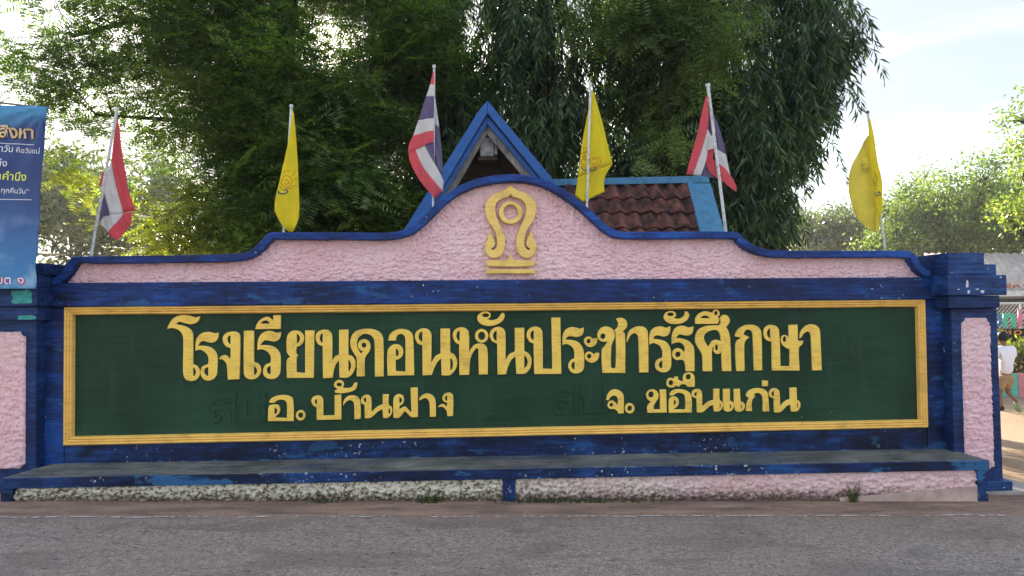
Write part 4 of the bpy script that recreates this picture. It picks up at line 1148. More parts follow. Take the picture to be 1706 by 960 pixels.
for r_ in range(nrow):
    s0 = rowd * r_ ; xe = xr1 + (P(1167, 385, YR0).x - xr1) * (r_ / 3.3) + .06
    k = 0; x = xe - pitch / 2
    x = math.floor(x / pitch) * pitch + .04
    while x > ap.x + .1:
        o = bpy.data.objects.new('roof_tile', tmes); COL.objects.link(o); o.parent = PV
        q = roofp(x, s0) + Vector((random.uniform(-.004, .004), 0, random.uniform(-.003, .003)))
        o.location = q - PV.location; o.rotation_euler = (random.uniform(-.012, .012), random.uniform(-.012, .012), random.uniform(-.012, .012))
        x -= pitch
# deck below the tiles, ridge board, end board, back slope, posts
mb = MB(); dn = nrow * rowd
xe0, xe1 = xr1 - .02, xr1 + (P(1167, 385, YR0).x - xr1) * nrow / 3.3
mb.hexa([roofp(ap.x, dn) - nrm*.06, roofp(xe1, dn) - nrm*.06, roofp(xe0, 0) - nrm*.06, roofp(ap.x, 0) - nrm*.06],
        [roofp(ap.x, dn) - nrm*.09, roofp(xe1, dn) - nrm*.09, roofp(xe0, 0) - nrm*.09, roofp(ap.x, 0) - nrm*.09])
mb.build('roof_deck', M['dark_wood'], PV)
mb = MB(); ra, rb = P(880, 299, YR1 - .06), P(1180, 292, YR1 - .06)
mb.hexa([(ra.x, YR1 - .07, P(905, 311, YR1).z), (rb.x + .02, YR1 - .07, P(1183, 305, YR1).z), (rb.x, YR1 - .07, rb.z), (ra.x, YR1 - .07, ra.z)],
        [(ra.x, YR1 + .05, P(905, 311, YR1).z), (rb.x + .02, YR1 + .05, P(1183, 305, YR1).z), (rb.x, YR1 + .05, rb.z), (ra.x, YR1 + .05, ra.z)])
mb.build('ridge_board', M['pale_blue'], PV, bevel=.006)
ti, to = P(1145, 304.5, YR1 - .08), P(1184, 304.5, YR1 - .08)
bi, bo = P(1166, 385, YR0 - .10), P(1207, 385, YR0 - .10)
def dwn(a, c, k): return a + (c - a) * k
for (i0, i1, o0, o1, off) in ((ti, bi, to, bo, 0),):
    A4 = [dwn(i0, i1, 2.1), dwn(o0, o1, 2.1), o0, i0]
    mb = MB(); mb.hexa(A4, [p + Vector((0, .03, -.03)) for p in A4]); mb.build('end_board', M['pale_blue'], PV, bevel=.006)
    st = .22
    A4 = [dwn(i0, i1, 2.1) - nrm*-.014, dwn(i0, i1, 2.1).lerp(dwn(o0, o1, 2.1), st) + nrm*.014, i0.lerp(o0, st) + nrm*.014, i0 + nrm*.014]
    mb = MB(); mb.hexa(A4, [p - nrm*.012 for p in A4]); mb.build('end_moulding', M['pale_blue'], PV, bevel=.004)
mb = MB()
mb.hexa([(xe0 + .1, YR1 + .05, rz1 - .03), (ap.x, YR1 + .05, rz1 - .03), (ap.x, YR1 + 1.5, rz1 - 1.45), (xe0 + .35, YR1 + 1.5, rz1 - 1.45)],
        [(xe0 + .1, YR1 + .05, rz1 - .07), (ap.x, YR1 + .05, rz1 - .07), (ap.x, YR1 + 1.5, rz1 - 1.50), (xe0 + .35, YR1 + 1.5, rz1 - 1.50)])
mb.build('roof_slope', M['tile'], PV)
for (x_, y_) in ((ap.x - .9, YG + .3), (ap.x + .9, YG + .3), (ap.x - .9, YG + 2.3), (ap.x + .9, YG + 2.3), (xr1 + .1, YR1 - 1.1), (xr1 + .1, YR1 + 1.1)):
    mb = MB(); mb.box(x_ - .06, x_ + .06, y_ - .06, y_ + .06, gz(x_) - .05, 2.35); mb.build('post', M['grey_wood'], PV, bevel=.006)

# ------------------------------------------------------------------ foliage
def unit(a): return a / np.maximum(1e-9, np.linalg.norm(a, axis=-1, keepdims=True))
def leaves_from(base, direc, length, width, droop=0.0, flat=None):
    """diamond leaves: base (N,3), direc (N,3) unit, length (N,), width (N,) -> verts, faces"""
    N_ = len(base); rnd = rng.normal(size=(N_, 3)) if flat is None else flat
    side = unit(np.cross(direc, rnd)); L = length[:, None]; W = width[:, None]
    mid = base + direc * L * .45; tip = base + direc * L; tip[:, 2] -= droop * length
    V = np.stack([base, mid + side * W * .5, tip, mid - side * W * .5], 1).reshape(-1, 3)
    Fc = np.arange(N_ * 4).reshape(-1, 4)
    return V, Fc
def clump_points(regions, scale=1.0):
    """regions: (px, py, rx, ry, Y, Ydepth, n): clump centres in an ellipsoid whose middle the photo shows at px, py"""
    out = []
    for (px_, py_, rx, ry, Y, dY, n) in regions:
        c = P(px_, py_, Y); s = Y / F
        k = max(1, int(n * scale))
        v = rng.normal(size=(k, 3)); v = unit(v) * (rng.random((k, 1)) ** .4)
        out.append(np.array([c.x, c.y, c.z]) + v * np.array([rx * s, dY, ry * s]))
    return np.concatenate(out)
def droop_foliage(C, per=9, leaves=22, ln=(.14, .23), wd=(.024, .038), hang=.6, spread=.23):
    """hanging branchlets with long narrow pendent leaves"""
    n = len(C) * per
    b0 = np.repeat(C, per, 0) + np.clip(rng.normal(size=(n, 3)), -1.7, 1.7) * np.array([spread, spread, spread * .8])
    az = rng.random(n) * 2 * np.pi; out_ = np.stack([np.cos(az), np.sin(az), np.zeros(n)], 1)
    Lb = hang * rng.uniform(.5, 1.3, n)
    t = np.tile(np.linspace(.05, 1, leaves), n)
    B = np.repeat(b0, leaves, 0); O = np.repeat(out_, leaves, 0); LL = np.repeat(Lb, leaves)
    pos = B + O * (LL * .45 * np.sqrt(t))[:, None]; pos[:, 2] -= LL * (t ** 1.5) * .9
    m_ = len(pos); a2 = rng.random(m_) * 2 * np.pi
    d = np.stack([np.cos(a2), np.sin(a2), -rng.uniform(.5, 2.2, m_)], 1) + O * .4; d = unit(d)
    return leaves_from(pos, d, rng.uniform(*ln, m_), rng.uniform(*wd, m_), .12)
def feather_foliage(C, per=10, spread=.30, twig=.5, nleaf=6, npair=7, ls=.074, lw=.036, rise=.05):
    """sprays of pinnate leaves: twig > leaves > paired leaflets"""
    n = len(C) * per
    b0 = np.repeat(C, per, 0) + np.clip(rng.normal(size=(n, 3)), -1.8, 1.8) * spread
    az = rng.random(n) * 2 * np.pi
    td = unit(np.stack([np.cos(az), np.sin(az), rng.normal(rise - .35, .35, n)], 1))
    tl = twig * rng.uniform(.6, 1.3, n)
    # leaves alternate along the twig
    k = nleaf; t = np.tile(np.linspace(.1, 1, k), n)
    B = np.repeat(b0, k, 0) + np.repeat(td, k, 0) * (np.repeat(tl, k) * t)[:, None]
    B[:, 2] -= .10 * t ** 2 * np.repeat(tl, k)
    sgn = np.tile(np.where(np.arange(k) % 2 == 0, 1., -1.), n)
    up = np.array([0, 0, 1.]) + rng.normal(size=(n, 3)) * .35
    sd_ = unit(np.cross(td, up)); nrm_ = unit(np.cross(sd_, td))
    SD = np.repeat(sd_, k, 0) * sgn[:, None]; TD = np.repeat(td, k, 0); NR = np.repeat(nrm_, k, 0)
    ld = unit(SD * .8 + TD * .65 + rng.normal(size=B.shape) * .18); ld[:, 2] -= .22; ld = unit(ld)
    ll = rng.uniform(.22, .38, len(B))
    # leaflets in pairs
    p = npair * 2; tt = np.tile(np.repeat(np.linspace(.12, 1, npair), 2), len(B)); s2 = np.tile(np.array([1., -1.] * npair), len(B))
    LB = np.repeat(B, p, 0) + np.repeat(ld, p, 0) * (np.repeat(ll, p) * tt)[:, None]
    LD = np.repeat(ld, p, 0); SS = unit(np.cross(np.repeat(ld, p, 0), np.repeat(NR, p, 0))) * s2[:, None]
    d = unit(SS + LD * .35 + rng.normal(size=SS.shape) * .15); m_ = len(d)
    L = ls * rng.uniform(.8, 1.2, m_); W = lw * np.ones(m_)
    side = unit(np.cross(d, np.repeat(NR, p, 0)))
    V = np.stack([LB + side * W[:, None] * .5, LB - side * W[:, None] * .3, LB + d * L[:, None]], 1).reshape(-1, 3)
    return V, np.arange(m_ * 3).reshape(-1, 3)
def leafy(C, per, spread, ln, wd):
    n = len(C) * per; b0 = np.repeat(C, per, 0) + rng.normal(size=(n, 3)) * spread
    d = unit(rng.normal(size=(n, 3)) + np.array([0, 0, .1]))
    return leaves_from(b0, d, rng.uniform(*ln, n), rng.uniform(*wd, n))
def limb_tubes(mb, path, r0, r1, wob=.06, seg=8):
    pts = []; n = 14; path = [Vector(p) for p in path]
    L = [0]
    for i in range(1, len(path)): L.append(L[-1] + (path[i] - path[i-1]).length)
    for i in range(n + 1):
        t = L[-1] * i / n; j = max(k for k in range(len(L)) if L[k] <= t + 1e-9); j = min(j, len(path) - 2)
        f = (t - L[j]) / max(1e-6, L[j+1] - L[j]); q = path[j].lerp(path[j+1], f)
        w_ = wob * math.sin(math.pi * i / n)
        q = q + Vector((noise.noise(q * .7), noise.noise(q * .7 + Vector((9, 0, 0))), 0)) * w_
        pts.append(q)
    mb.tube(pts, [lerp(r0, r1, (i / n) ** .8) for i in range(n + 1)], seg)
    return pts
def twigs_to(mb, limbs, C, r=.012, every=1, sag=.15):
    LP = np.array([tuple(p) for l in limbs for p in l])
    for c in C[::every]:
        d = np.linalg.norm(LP - c, axis=1) + .6 * np.maximum(0, LP[:, 2] - c[2]); q = LP[int(np.argmin(d))]
        mid = (q + c) / 2 + np.array([0, 0, sag * random.uniform(.2, 1)])
        mb.tube([q, mid, c], [r * 1.8, r, r * .35], 4, False)

# trees: trunk, limbs, crown
def tree(label, foot, trunk_r, limbs, C, fol, mat, group, twig_every=1, twig_r=.012, name='tree', extra=None):
    t = empty(name, foot, label, 'tree', group)
    mb = MB(); lp = []
    for (path, r0, r1) in limbs[:1]: lp.append(limb_tubes(mb, path, r0, r1, .15, 12))
    mb.build('trunk', M['bark'], t, True, sharp=80)
    mb = MB()
    for (path, r0, r1) in limbs[1:]: lp.append(limb_tubes(mb, path, r0, r1, .15, 8))
    twigs_to(mb, lp, C, twig_r, twig_every)
    tag(mb.build('branches', M['bark'], t, True, sharp=80), kind='stuff')
    V, Fc = fol; tag(np_mesh('crown', V, Fc, mat, t), kind='stuff')
    if extra:
        (V, Fc), m2, nm = extra; tag(np_mesh(nm, V, Fc, m2, t), kind='stuff')
    return t
GT = 'large trees behind the sign wall'
# feathery tree on the left
YT = 12.5
foot = Vector((P(500, 480, YT).x, YT, 0)); foot.z = gz(foot.x)
regs = [(455,120,105,150,12.0,1.3,105), (440,260,85,110,11.8,1.2,72), (560,210,115,120,11.2,1.0,80), (560,330,125,80,11.0,.9,75), (640,140,85,120,12.0,.8,44),
        (310,60,130,80,12.0,1.5,40), (150,70,120,75,12.2,1.2,19), (310,180,100,80,12.2,1.2,19), (120,165,95,55,12.0,1.0,11), (215,265,90,30,12.0,.8,7), (60,110,60,50,12.5,.8,7),
        (350,375,60,40,12.0,.8,7), (400,-60,330,70,12.5,2.0,110), (620,-80,150,80,12.5,1.5,45), (450,380,70,45,11.3,.7,30), (700,60,60,60,11.5,.6,14), (400,-230,330,120,13,2.4,110)]
C = clump_points(regs)
# open the crown where the photo shows bright sky
def punch(C, holes):
    keep = np.ones(len(C), bool)
    for (hx, hy, rx, ry) in holes:
        for i, c in enumerate(C):
            d = Vector(c) - Vector((0, 0, EYE)); zf = d.dot(_f); u = CX + F * d.dot(RT) / zf; v = CY - F * d.dot(UP) / zf
            if ((u - hx) / rx) ** 2 + ((v - hy) / ry) ** 2 < 1: keep[i] = False
    return C[keep]
C = punch(C, [(538, 45, 42, 80), (225, 240, 50, 32), (90, 225, 70, 40), (10, 60, 40, 60), (270, 300, 60, 40), (130, 130, 24, 18), (235, 120, 22, 16), (345, 215, 24, 22), (610, 230, 16, 20), (575, 390, 20, 18), (385, 250, 30, 30), (365, 330, 26, 26), (250, 30, 20, 18), (180, 90, 18, 16), (420, 60, 14, 16), (600, 60, 16, 18), (655, 250, 14, 18), (520, 200, 12, 14)])
T0 = Vector((foot.x, foot.y, foot.z - .1))
TP = lambda x, y, Y=12.3: P(x, y, Y)
limbs = [([T0, TP(495, 330), TP(480, 180), TP(478, 40), TP(490, -120)], .24, .15),
         ([TP(480, 180), TP(380, 90), TP(250, 30), TP(120, 60)], .10, .03), ([TP(495, 300), TP(400, 240), TP(300, 200), TP(160, 190)], .08, .02),
         ([TP(488, 230), TP(570, 160, 11.8), TP(640, 100, 11.5)], .08, .025), ([TP(495, 330), TP(560, 300, 11.5), TP(640, 320, 11.2)], .07, .02),
         ([TP(490, -120), TP(440, -300), TP(420, -420)], .14, .04), ([TP(480, 0), TP(330, -80), TP(200, -140)], .10, .03), ([TP(482, -60), TP(640, -130), TP(780, -170)], .10, .04),
         ([TP(495, 350), TP(430, 360, 11.8), TP(350, 380, 11.8)], .05, .015)]
Cb = clump_points([(125,270,30,20,11.2,.4,2), (290,350,45,30,11.2,.5,6), (300,395,45,20,11.2,.4,5), (335,310,30,22,11.2,.3,2)])  # these sprays get a brighter leaf colour in place of sunlight
tree('broad feathery-leaved tree with fine drooping sprays, left of the blue gable', foot, .3, limbs, np.concatenate([C, Cb]),
     feather_foliage(C, 9, .25), M['leaf_feather'], GT, 2, .006, 'feathery_tree', (feather_foliage(Cb, 8, .2), M['leaf_bright'], 'sunlit_sprays'))

# dark trees with hanging narrow leaves
def mast(px_, Y, regions, label, trunk_px, rad=.16, per=8, scale=.86, leaves=22):
    f0 = P(trunk_px, 480, Y); f0.z = gz(f0.x)
    C = punch(clump_points(regions, scale), [(932, 25, 20, 34), (828, 60, 16, 22), (1048, 215, 26, 34), (672, 190, 18, 26), (676, 300, 14, 24), (940, 80, 12, 20), (1110, 150, 12, 16), (1240, 30, 14, 40), (1335, 20, 16, 26), (965, 190, 14, 20)])
    zt = P(trunk_px, -420, Y).z
    base = Vector((f0.x, f0.y, f0.z - .1)); topv = Vector((f0.x + .1, Y, zt))
    limbs = [([base, base.lerp(topv, .4) + Vector((.05, 0, 0)), topv], rad, rad * .35)]
    for k in range(16):
        t = random.uniform(.25, .97); p = base.lerp(topv, t)
        c = C[random.randrange(len(C))]; limbs.append(([p, (p + Vector(c)) / 2 + Vector((0, 0, .25)), Vector(c)], .035, .012))
    return tree(label, f0, rad, limbs, C, droop_foliage(C, per, leaves), M['leaf_droop'], GT, 3, .008, 'drooping_leaf_tree')
mast(740, 12.8, [(720,60,80,150,12.8,.9,80), (740,240,85,130,12.6,.9,80), (700,350,70,70,12.4,.7,36), (740,-170,90,160,12.8,1.0,60)], 'dark weeping tree rising directly behind the left half of the gable', 745, .17)
mast(880, 12.2, [(880,60,85,150,12.2,.9,84), (900,230,90,100,12.0,.9,70), (880,-170,90,160,12.2,1.0,60), (640,90,45,150,13.6,.6,22)], 'dark weeping tree with its trunk just right of the gable peak', 885, .19)
mast(1060, 12.6, [(1050,90,95,160,12.6,1.0,90), (1060,240,100,80,12.4,.9,72), (1060,-170,100,160,12.6,1.0,60)], 'dark weeping tree behind the middle of the tiled wing roof', 1065, .18)
mast(1200, 12.0, [(1190,60,80,160,12.0,.9,80), (1200,230,85,100,12.0,.8,70), (1225,350,50,60,12.0,.7,46), (1200,-170,100,160,12.0,1.0,60)], 'dark weeping tree behind the leaning striped flag', 1200, .17)
mast(1290, 12.6, [(1358,40,50,70,12.2,.6,46), (1326,130,62,80,12.2,.6,66), (1298,195,58,60,12.2,.6,50), (1262,290,32,60,12.2,.5,26), (1258,360,24,40,12.2,.5,20), (1280,30,45,40,12.4,.6,12), (1345,-90,90,80,12.3,.9,45), (1300,-240,110,120,12.6,1.0,60), (1348,250,10,10,12.2,.15,2)],
     'rightmost dark weeping tree whose bough leans out into the white sky', 1270, .16)
# light green boughs hanging in front of them
Cb = clump_points([(1090,20,60,30,10.6,.6,12), (1135,90,40,50,10.5,.5,7), (1110,190,22,60,10.5,.4,4), (1000,15,55,25,10.6,.5,7), (1170,30,40,35,10.6,.5,8), (1080,-70,140,60,10.8,.8,34)])
f0 = P(1150, 480, 14.5); f0.z = gz(f0.x)
tree('lighter green tree reaching thin boughs over the top centre of the view', f0, .15,
     [([Vector((f0.x, f0.y, f0.z - .1)), P(1155, 100, 14.5), P(1170, -260, 14.0)], .17, .09), ([P(1168, -230, 14.0), P(1120, -200, 12.0), P(1080, -90, 10.8)], .08, .03), ([P(1120, -120, 11.2), P(1130, 20, 10.6), P(1110, 150, 10.5)], .03, .012), ([P(1100, -110, 11.0), P(1010, -20, 10.6)], .03, .01)],
     Cb, feather_foliage(Cb, 9, .2, .34, 6, 6, .06, .034, -.3), mat_leaf('pale_bough_leaf', (.05, .10, .03), (.09, .16, .045), (.17, .24, .07), .4), GT, 1, .008, 'tree')

# far trees
def far_tree(label, regions, Y, trunk_px, mat, per=60, ls=(.10, .2), spread=.5, group='trees beyond the school yard'):
    f0 = P(trunk_px, 480, Y); f0.z = gz(f0.x)
    C = clump_points(regions, .17); C = np.repeat(C, 6, 0) + np.clip(rng.normal(size=(len(C) * 6, 3)), -1.6, 1.6) * (.016 * Y)
    spread = spread * .62; top = Vector((f0.x, Y, float(np.percentile(C[:, 2], 80))))
    limbs = [([Vector((f0.x, f0.y, f0.z - .2)), top], .22, .06)]
    for k in range(8):
        c = Vector(C[random.randrange(len(C))]); p = f0.lerp(top, random.uniform(.35, .9)); limbs.append(([p, c], .07, .02))
    return tree(label, f0, .2, limbs, C, leafy(C, per, spread, ls, (ls[0]*.5, ls[1]*.5)), mat, group, 1, .02, 'background_tree')
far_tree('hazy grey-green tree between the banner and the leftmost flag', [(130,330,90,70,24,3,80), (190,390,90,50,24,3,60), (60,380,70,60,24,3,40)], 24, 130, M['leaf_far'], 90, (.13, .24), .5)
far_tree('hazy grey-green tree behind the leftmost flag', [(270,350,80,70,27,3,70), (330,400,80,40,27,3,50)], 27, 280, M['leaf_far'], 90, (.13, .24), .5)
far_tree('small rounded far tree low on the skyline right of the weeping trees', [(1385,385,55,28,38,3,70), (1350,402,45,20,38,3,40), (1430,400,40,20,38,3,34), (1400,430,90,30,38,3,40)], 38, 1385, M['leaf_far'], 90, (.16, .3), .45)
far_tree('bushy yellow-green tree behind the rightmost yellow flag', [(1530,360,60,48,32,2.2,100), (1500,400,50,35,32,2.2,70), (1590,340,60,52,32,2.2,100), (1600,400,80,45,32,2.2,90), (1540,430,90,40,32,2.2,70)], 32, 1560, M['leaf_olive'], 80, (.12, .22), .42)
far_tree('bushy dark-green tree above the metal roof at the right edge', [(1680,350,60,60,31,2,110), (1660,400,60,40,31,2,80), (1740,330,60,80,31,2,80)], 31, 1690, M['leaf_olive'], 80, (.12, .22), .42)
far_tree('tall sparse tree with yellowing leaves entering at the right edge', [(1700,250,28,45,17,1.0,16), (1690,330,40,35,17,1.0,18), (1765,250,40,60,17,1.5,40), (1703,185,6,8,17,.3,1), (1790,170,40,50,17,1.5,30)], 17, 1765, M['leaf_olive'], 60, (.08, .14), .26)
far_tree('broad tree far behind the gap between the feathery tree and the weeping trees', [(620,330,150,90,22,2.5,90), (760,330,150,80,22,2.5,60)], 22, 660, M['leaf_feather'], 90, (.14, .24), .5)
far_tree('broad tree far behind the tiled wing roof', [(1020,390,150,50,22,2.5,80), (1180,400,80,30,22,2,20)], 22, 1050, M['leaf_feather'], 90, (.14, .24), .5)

# wooded skyline all round the school yard
n = 2600; ang = rng.uniform(-1.25, 1.25, n); rr = rng.uniform(78, 100, n)
hgt_ = 4.8 + 1.6 * np.sin(ang * 17) + 1.0 * np.sin(ang * 41 + 1)
Ct = np.stack([rr * np.sin(ang), rr * np.cos(ang), hgt_ * rng.random(n) ** .7 * .95], 1)
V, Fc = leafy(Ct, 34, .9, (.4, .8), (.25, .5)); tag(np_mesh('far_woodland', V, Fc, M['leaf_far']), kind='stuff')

# ------------------------------------------------------------------ weeds at the wall foot
def weed(px_, py_, h, n, label, spread=.05, Y=YBF - .03):
    q = P(px_, py_, Y); q.z = gz(q.x) + .004
    b0 = np.tile(np.array(q), (n, 1)) + rng.normal(size=(n, 3)) * np.array([spread, .012, 0])
    d = unit(np.stack([np.clip(rng.normal(0, .4, n), -.8, .8), rng.normal(-.05, .12, n), np.ones(n)], 1))
    hh = h * rng.uniform(.4, 1.1, n); side = unit(np.cross(d, np.array([0, 1., .2])))
    bend = np.clip(rng.normal(0, .25, n), -.4, .4)
    m1 = b0 + d * hh[:, None] * .55; t1 = b0 + d * hh[:, None]; t1[:, 0] += bend * hh; t1[:, 2] -= abs(bend) * hh * .3
    w_ = .0045
    V = np.stack([b0 - side*w_, b0 + side*w_, m1 + side*w_*.8, t1, m1 - side*w_*.8], 1).reshape(-1, 3)
    o = np_mesh('weed', V, np.arange(n*5).reshape(-1, 5), M['grass']); off = np.array(q)
    co = V - off; o.data.vertices.foreach_set('co', co.astype(np.float32).ravel()); o.location = q; o.data.update()
    return tag(o, label, 'weed', 'weeds growing along the foot of the bench', 'stuff')
weed(1424, 828, .20, 16, 'tall thin grass tuft growing against the pink right half of the bench', .02)
weed(715, 832, .075, 60, 'low dark green tuft at the bench foot left of the middle post', .04)
weed(905, 834, .055, 70, 'long low mat of weeds just right of the middle bench post', .12)
weed(985, 834, .05, 60, 'low weeds a little further right along the bench foot', .10)
weed(545, 834, .05, 30, 'sparse weeds at the bench foot under the first gold word', .07)
weed(1060, 832, .04, 26, 'thin scattered weeds at the bench foot below the second small word', .12)
b = MB()
for k in range(130):
    x_ = random.uniform(-4, 5.2); y_ = random.choice([random.uniform(4.9, 5.58), random.uniform(3.2, 5.5), 5.56]); s = random.uniform(.006, .018); a_ = random.random() * 6
    z_ = gz(x_) + .012
    b.add([(x_, y_, z_), (x_ + s*math.cos(a_), y_ + s*math.sin(a_), z_ + .004), (x_ + s*1.5*math.cos(a_+.5), y_ + s*1.5*math.sin(a_+.5), z_ + .002), (x_ + s*.7*math.cos(a_+1.1), y_ + s*.7*math.sin(a_+1.1), z_)], [(0,1,2,3)])
tag(b.build('leaf_litter', M['dry']), kind='stuff')

# ------------------------------------------------------------------ school yard at the right
def V3(px_, py_, Y): return P(px_, py_, Y)
YK = 12.9
# painted kerb wall
kw = P(1700, 650, YK); kr = empty('painted_kerb', (kw.x, YK, gz(kw.x)), 'low kerb wall painted in green, white and pink blocks along the yard hedge', 'kerb')
for i in range(24):
    xa = P(1697, 650, YK).x + (i - 6) * .34
    mt = [mat_simple('kerb_pink', (.62, .24, .25), .8, .2), mat_simple('kerb_green', (.12, .50, .36), .8, .2)][i % 2] if i < 2 else kmats[i % 2]
    if i < 2: kmats = (kmats if i else []) + [mt]
    mb = MB(); mb.box(xa + .003, xa + .337, YK, YK + .16, gz(xa) - .1, P(1700, 624, YK).z); mb.build('kerb_block', mt, kr, bevel=.01)
# hedge
hc = P(1700, 600, YK + .7)
hl = empty('hedge', (hc.x, YK + .7, gz(hc.x)), 'clipped hedge of brownish and green leaves behind the painted kerb', 'hedge')
hC = np.stack([rng.uniform(P(1600, 600, 13.6).x, P(2050, 600, 13.6).x, 560), rng.uniform(13.2, 14.1, 560), rng.uniform(gz(9), P(1700, 582, 13.6).z - .05, 560)], 1)
V, Fc = leafy(hC, 55, .10, (.04, .08), (.02, .045))
tag(np_mesh('hedge_leaves', V, Fc, mat_leaf('hedge_leaf', (.10, .085, .045), (.20, .15, .08), (.30, .22, .12), .3), hl), kind='stuff')
hC2 = np.stack([rng.uniform(P(1600, 600, 13.6).x, P(2050, 600, 13.6).x, 170), rng.uniform(13.2, 14.0, 170), rng.uniform(P(1700, 588, 13.6).z, P(1700, 576, 13.6).z, 170)], 1)
V, Fc = leafy(hC2, 60, .08, (.04, .09), (.02, .045)); tag(np_mesh('hedge_top_leaves', V, Fc, M['leaf_bright'], hl), kind='stuff')
# school building with metal roof
YE = 24.0
e0 = P(1560, 487, YE); e0.z = P(1690, 486, YE).z; e1 = e0 + Vector((18, 0, 0))
bd = empty('school_building', ((e0.x + e1.x)/2, YE + 2, gz(9)), 'low school building with a pale corrugated roof at the right edge', 'building')
zr_ = P(1675, 421, YE + 3.4).z
t0 = Vector((e0.x + 1.8, YE + 3.4, zr_)); t1 = Vector((e1.x + 1.8, YE + 3.4, zr_))
mb = MB(); n = 260; vs = []
for i in range(n + 1):
    t = i / n; dz = .028 * math.sin(i * math.pi / 2)
    a = e0.lerp(e1, t); c = t0.lerp(t1, t); vs += [(a.x, a.y, a.z + dz), (c.x, c.y, c.z + dz)]
mb.add(vs, [(2*i, 2*i+2, 2*i+3, 2*i+1) for i in range(n)])
ro_ = mb.build('corrugated_roof', mat_simple('weathered_metal_roof', (.36, .325, .29), .65, .3, 3, .3), bd, True, sharp=80)
s = ro_.modifiers.new('thickness', 'SOLIDIFY'); s.thickness = .02
mb = MB(); mb.hexa([e0 + Vector((0, -.1, -.18)), e1 + Vector((0, -.1, -.18)), e1 + Vector((0, -.1, .0)), e0 + Vector((0, -.1, .0))], [e0 + Vector((0, .03, -.18)), e1 + Vector((0, .03, -.18)), e1 + Vector((0, .03, .0)), e0 + Vector((0, .03, .0))])
mb.build('gutter', mat_simple('pale_gutter', (.62, .62, .60), .5), bd, bevel=.01)
mb = MB()
for k in range(420):
    t = random.random(); dd_ = random.random() ** 2 * .16; q = e0.lerp(e1, t).lerp(t0.lerp(t1, t), dd_) + Vector((0, 0, .08)); s_ = random.uniform(.07, .18); a_ = random.random()*6
    mb.add([q, q + Vector((s_*math.cos(a_), s_*math.sin(a_)*.5, .08)), q + Vector((s_*math.cos(a_+.9), s_*math.sin(a_+.9)*.5, .16))], [(0,1,2)])
tag(mb.build('fallen_leaves', mat_simple('red_brown_leaves', (.45, .16, .10), .9, .4), bd), kind='stuff')
mb = MB(); mb.box(e0.x - .5, e1.x, YE + 2.6, YE + 2.75, gz(9) - .1, e0.z + .1); mb.build('back_wall', mat_simple('dim_wall', (.16, .14, .12), .9), bd)
mb = MB(); mb.box(e0.x - .5, e1.x, YE + .1, YE + 2.6, e0.z - .25, e0.z - .19); mb.build('ceiling', mat_simple('dim_ceiling', (.10, .10, .10), .9), bd)
for x_ in [e0.x + .5 + 4 * q for q in range(7)]:
    mb = MB(); mb.box(x_ - .1, x_ + .1, YE + .2, YE + .4, gz(9) - .1, e0.z - .26); mb.build('column', mat_simple('building_column', (.3, .28, .24), .9), bd)
# chain-link fence with sign letters
YN = 14.6
fl, fr = P(1610, 507, YN), P(2050, 503, YN); fzb = gz(9)
fe = empty('chain_link_fence', ((fl.x + fr.x)/2, YN, fzb), 'chain-link fence with a pale top rail in front of the school building', 'fence')
mb = MB(); mb.tube([fl, fr], .022, 8); mb.build('top_rail', M['pole'], fe, True)
for k in range(6):
    x_ = lerp(fl.x, fr.x, k / 5); mb = MB(); mb.tube([(x_, YN, fzb - .1), (x_, YN, fl.z)], .02, 8); mb.build('fence_post', M['pole'], fe, True)
mb = MB(); hgt = fl.z - fzb - .05; wd_ = fr.x - fl.x; st = .085
k = -hgt
while k < wd_:
    for sg in (0, 1):
        pa = (max(0, k), max(0, -k)); L = min(wd_ - pa[0], hgt - pa[1])
        if L > .05:
            xa, za = fl.x + pa[0], pa[1]; xb, zb2 = xa + L, za + L
            if sg: mb.tube([(xa, YN + .006, fzb + .03 + za), (xb, YN + .006, fzb + .03 + zb2)], .0028, 3, False)
            else: mb.tube([(xa, YN - .006, fl.z - .02 - za), (xb, YN - .006, fl.z - .02 - zb2)], .0028, 3, False)
    k += st
tag(mb.build('wire_mesh', mat_simple('galvanised_wire', (.45, .46, .47), .4, .1, metal=.5), fe), kind='stuff')
sp = P(1700, 575, YN - .06)
sg_ = empty('name_board', (sp.x, YN - .06, fzb), 'black name board with colourful rounded letters hung on the chain-link fence', 'sign')
mb = MB(); sa, sb = P(1640, 549, YN - .05), P(1790, 575, YN - .05)
mb.box(sa.x, sb.x, YN - .07, YN - .04, sb.z, sa.z); mb.build('board', mat_simple('black_sign_panel', (.012, .013, .014), .4), sg_, bevel=.006)
flatY = lambda x, z: YN - .08
for ch, xa, xb, base, h, c in (('o', 1651, 1668, 545, 24, (.07, .20, .42)), ('n', 1671, 1692, 545, 23.5, (.10, .52, .34)), ('h', 1696, 1714, 545, 30, (.72, .22, .32)), ('a', 1718, 1738, 545, 24, (.70, .45, .08)), ('n', 1742, 1762, 545, 24, (.10, .40, .6)),
                               ('C', 1657, 1672, 558.5, 9, (.70, .52, .05)), ('H', 1674, 1684, 558.5, 8, (.75, .30, .06)), ('O', 1689, 1702, 558.5, 8, (.75, .30, .06)), ('O', 1706, 1719, 558.5, 8, (.75, .30, .06)), ('L', 1723, 1733, 558.5, 8, (.75, .30, .06))):
    flat_text(ch, xa, xb, base, 0, mat_simple('sign_letter_paint', c, .5, .08), 'letter', sg_, flatY, YN - .08, height=h, lift=0, thick=.012, bold=.025)

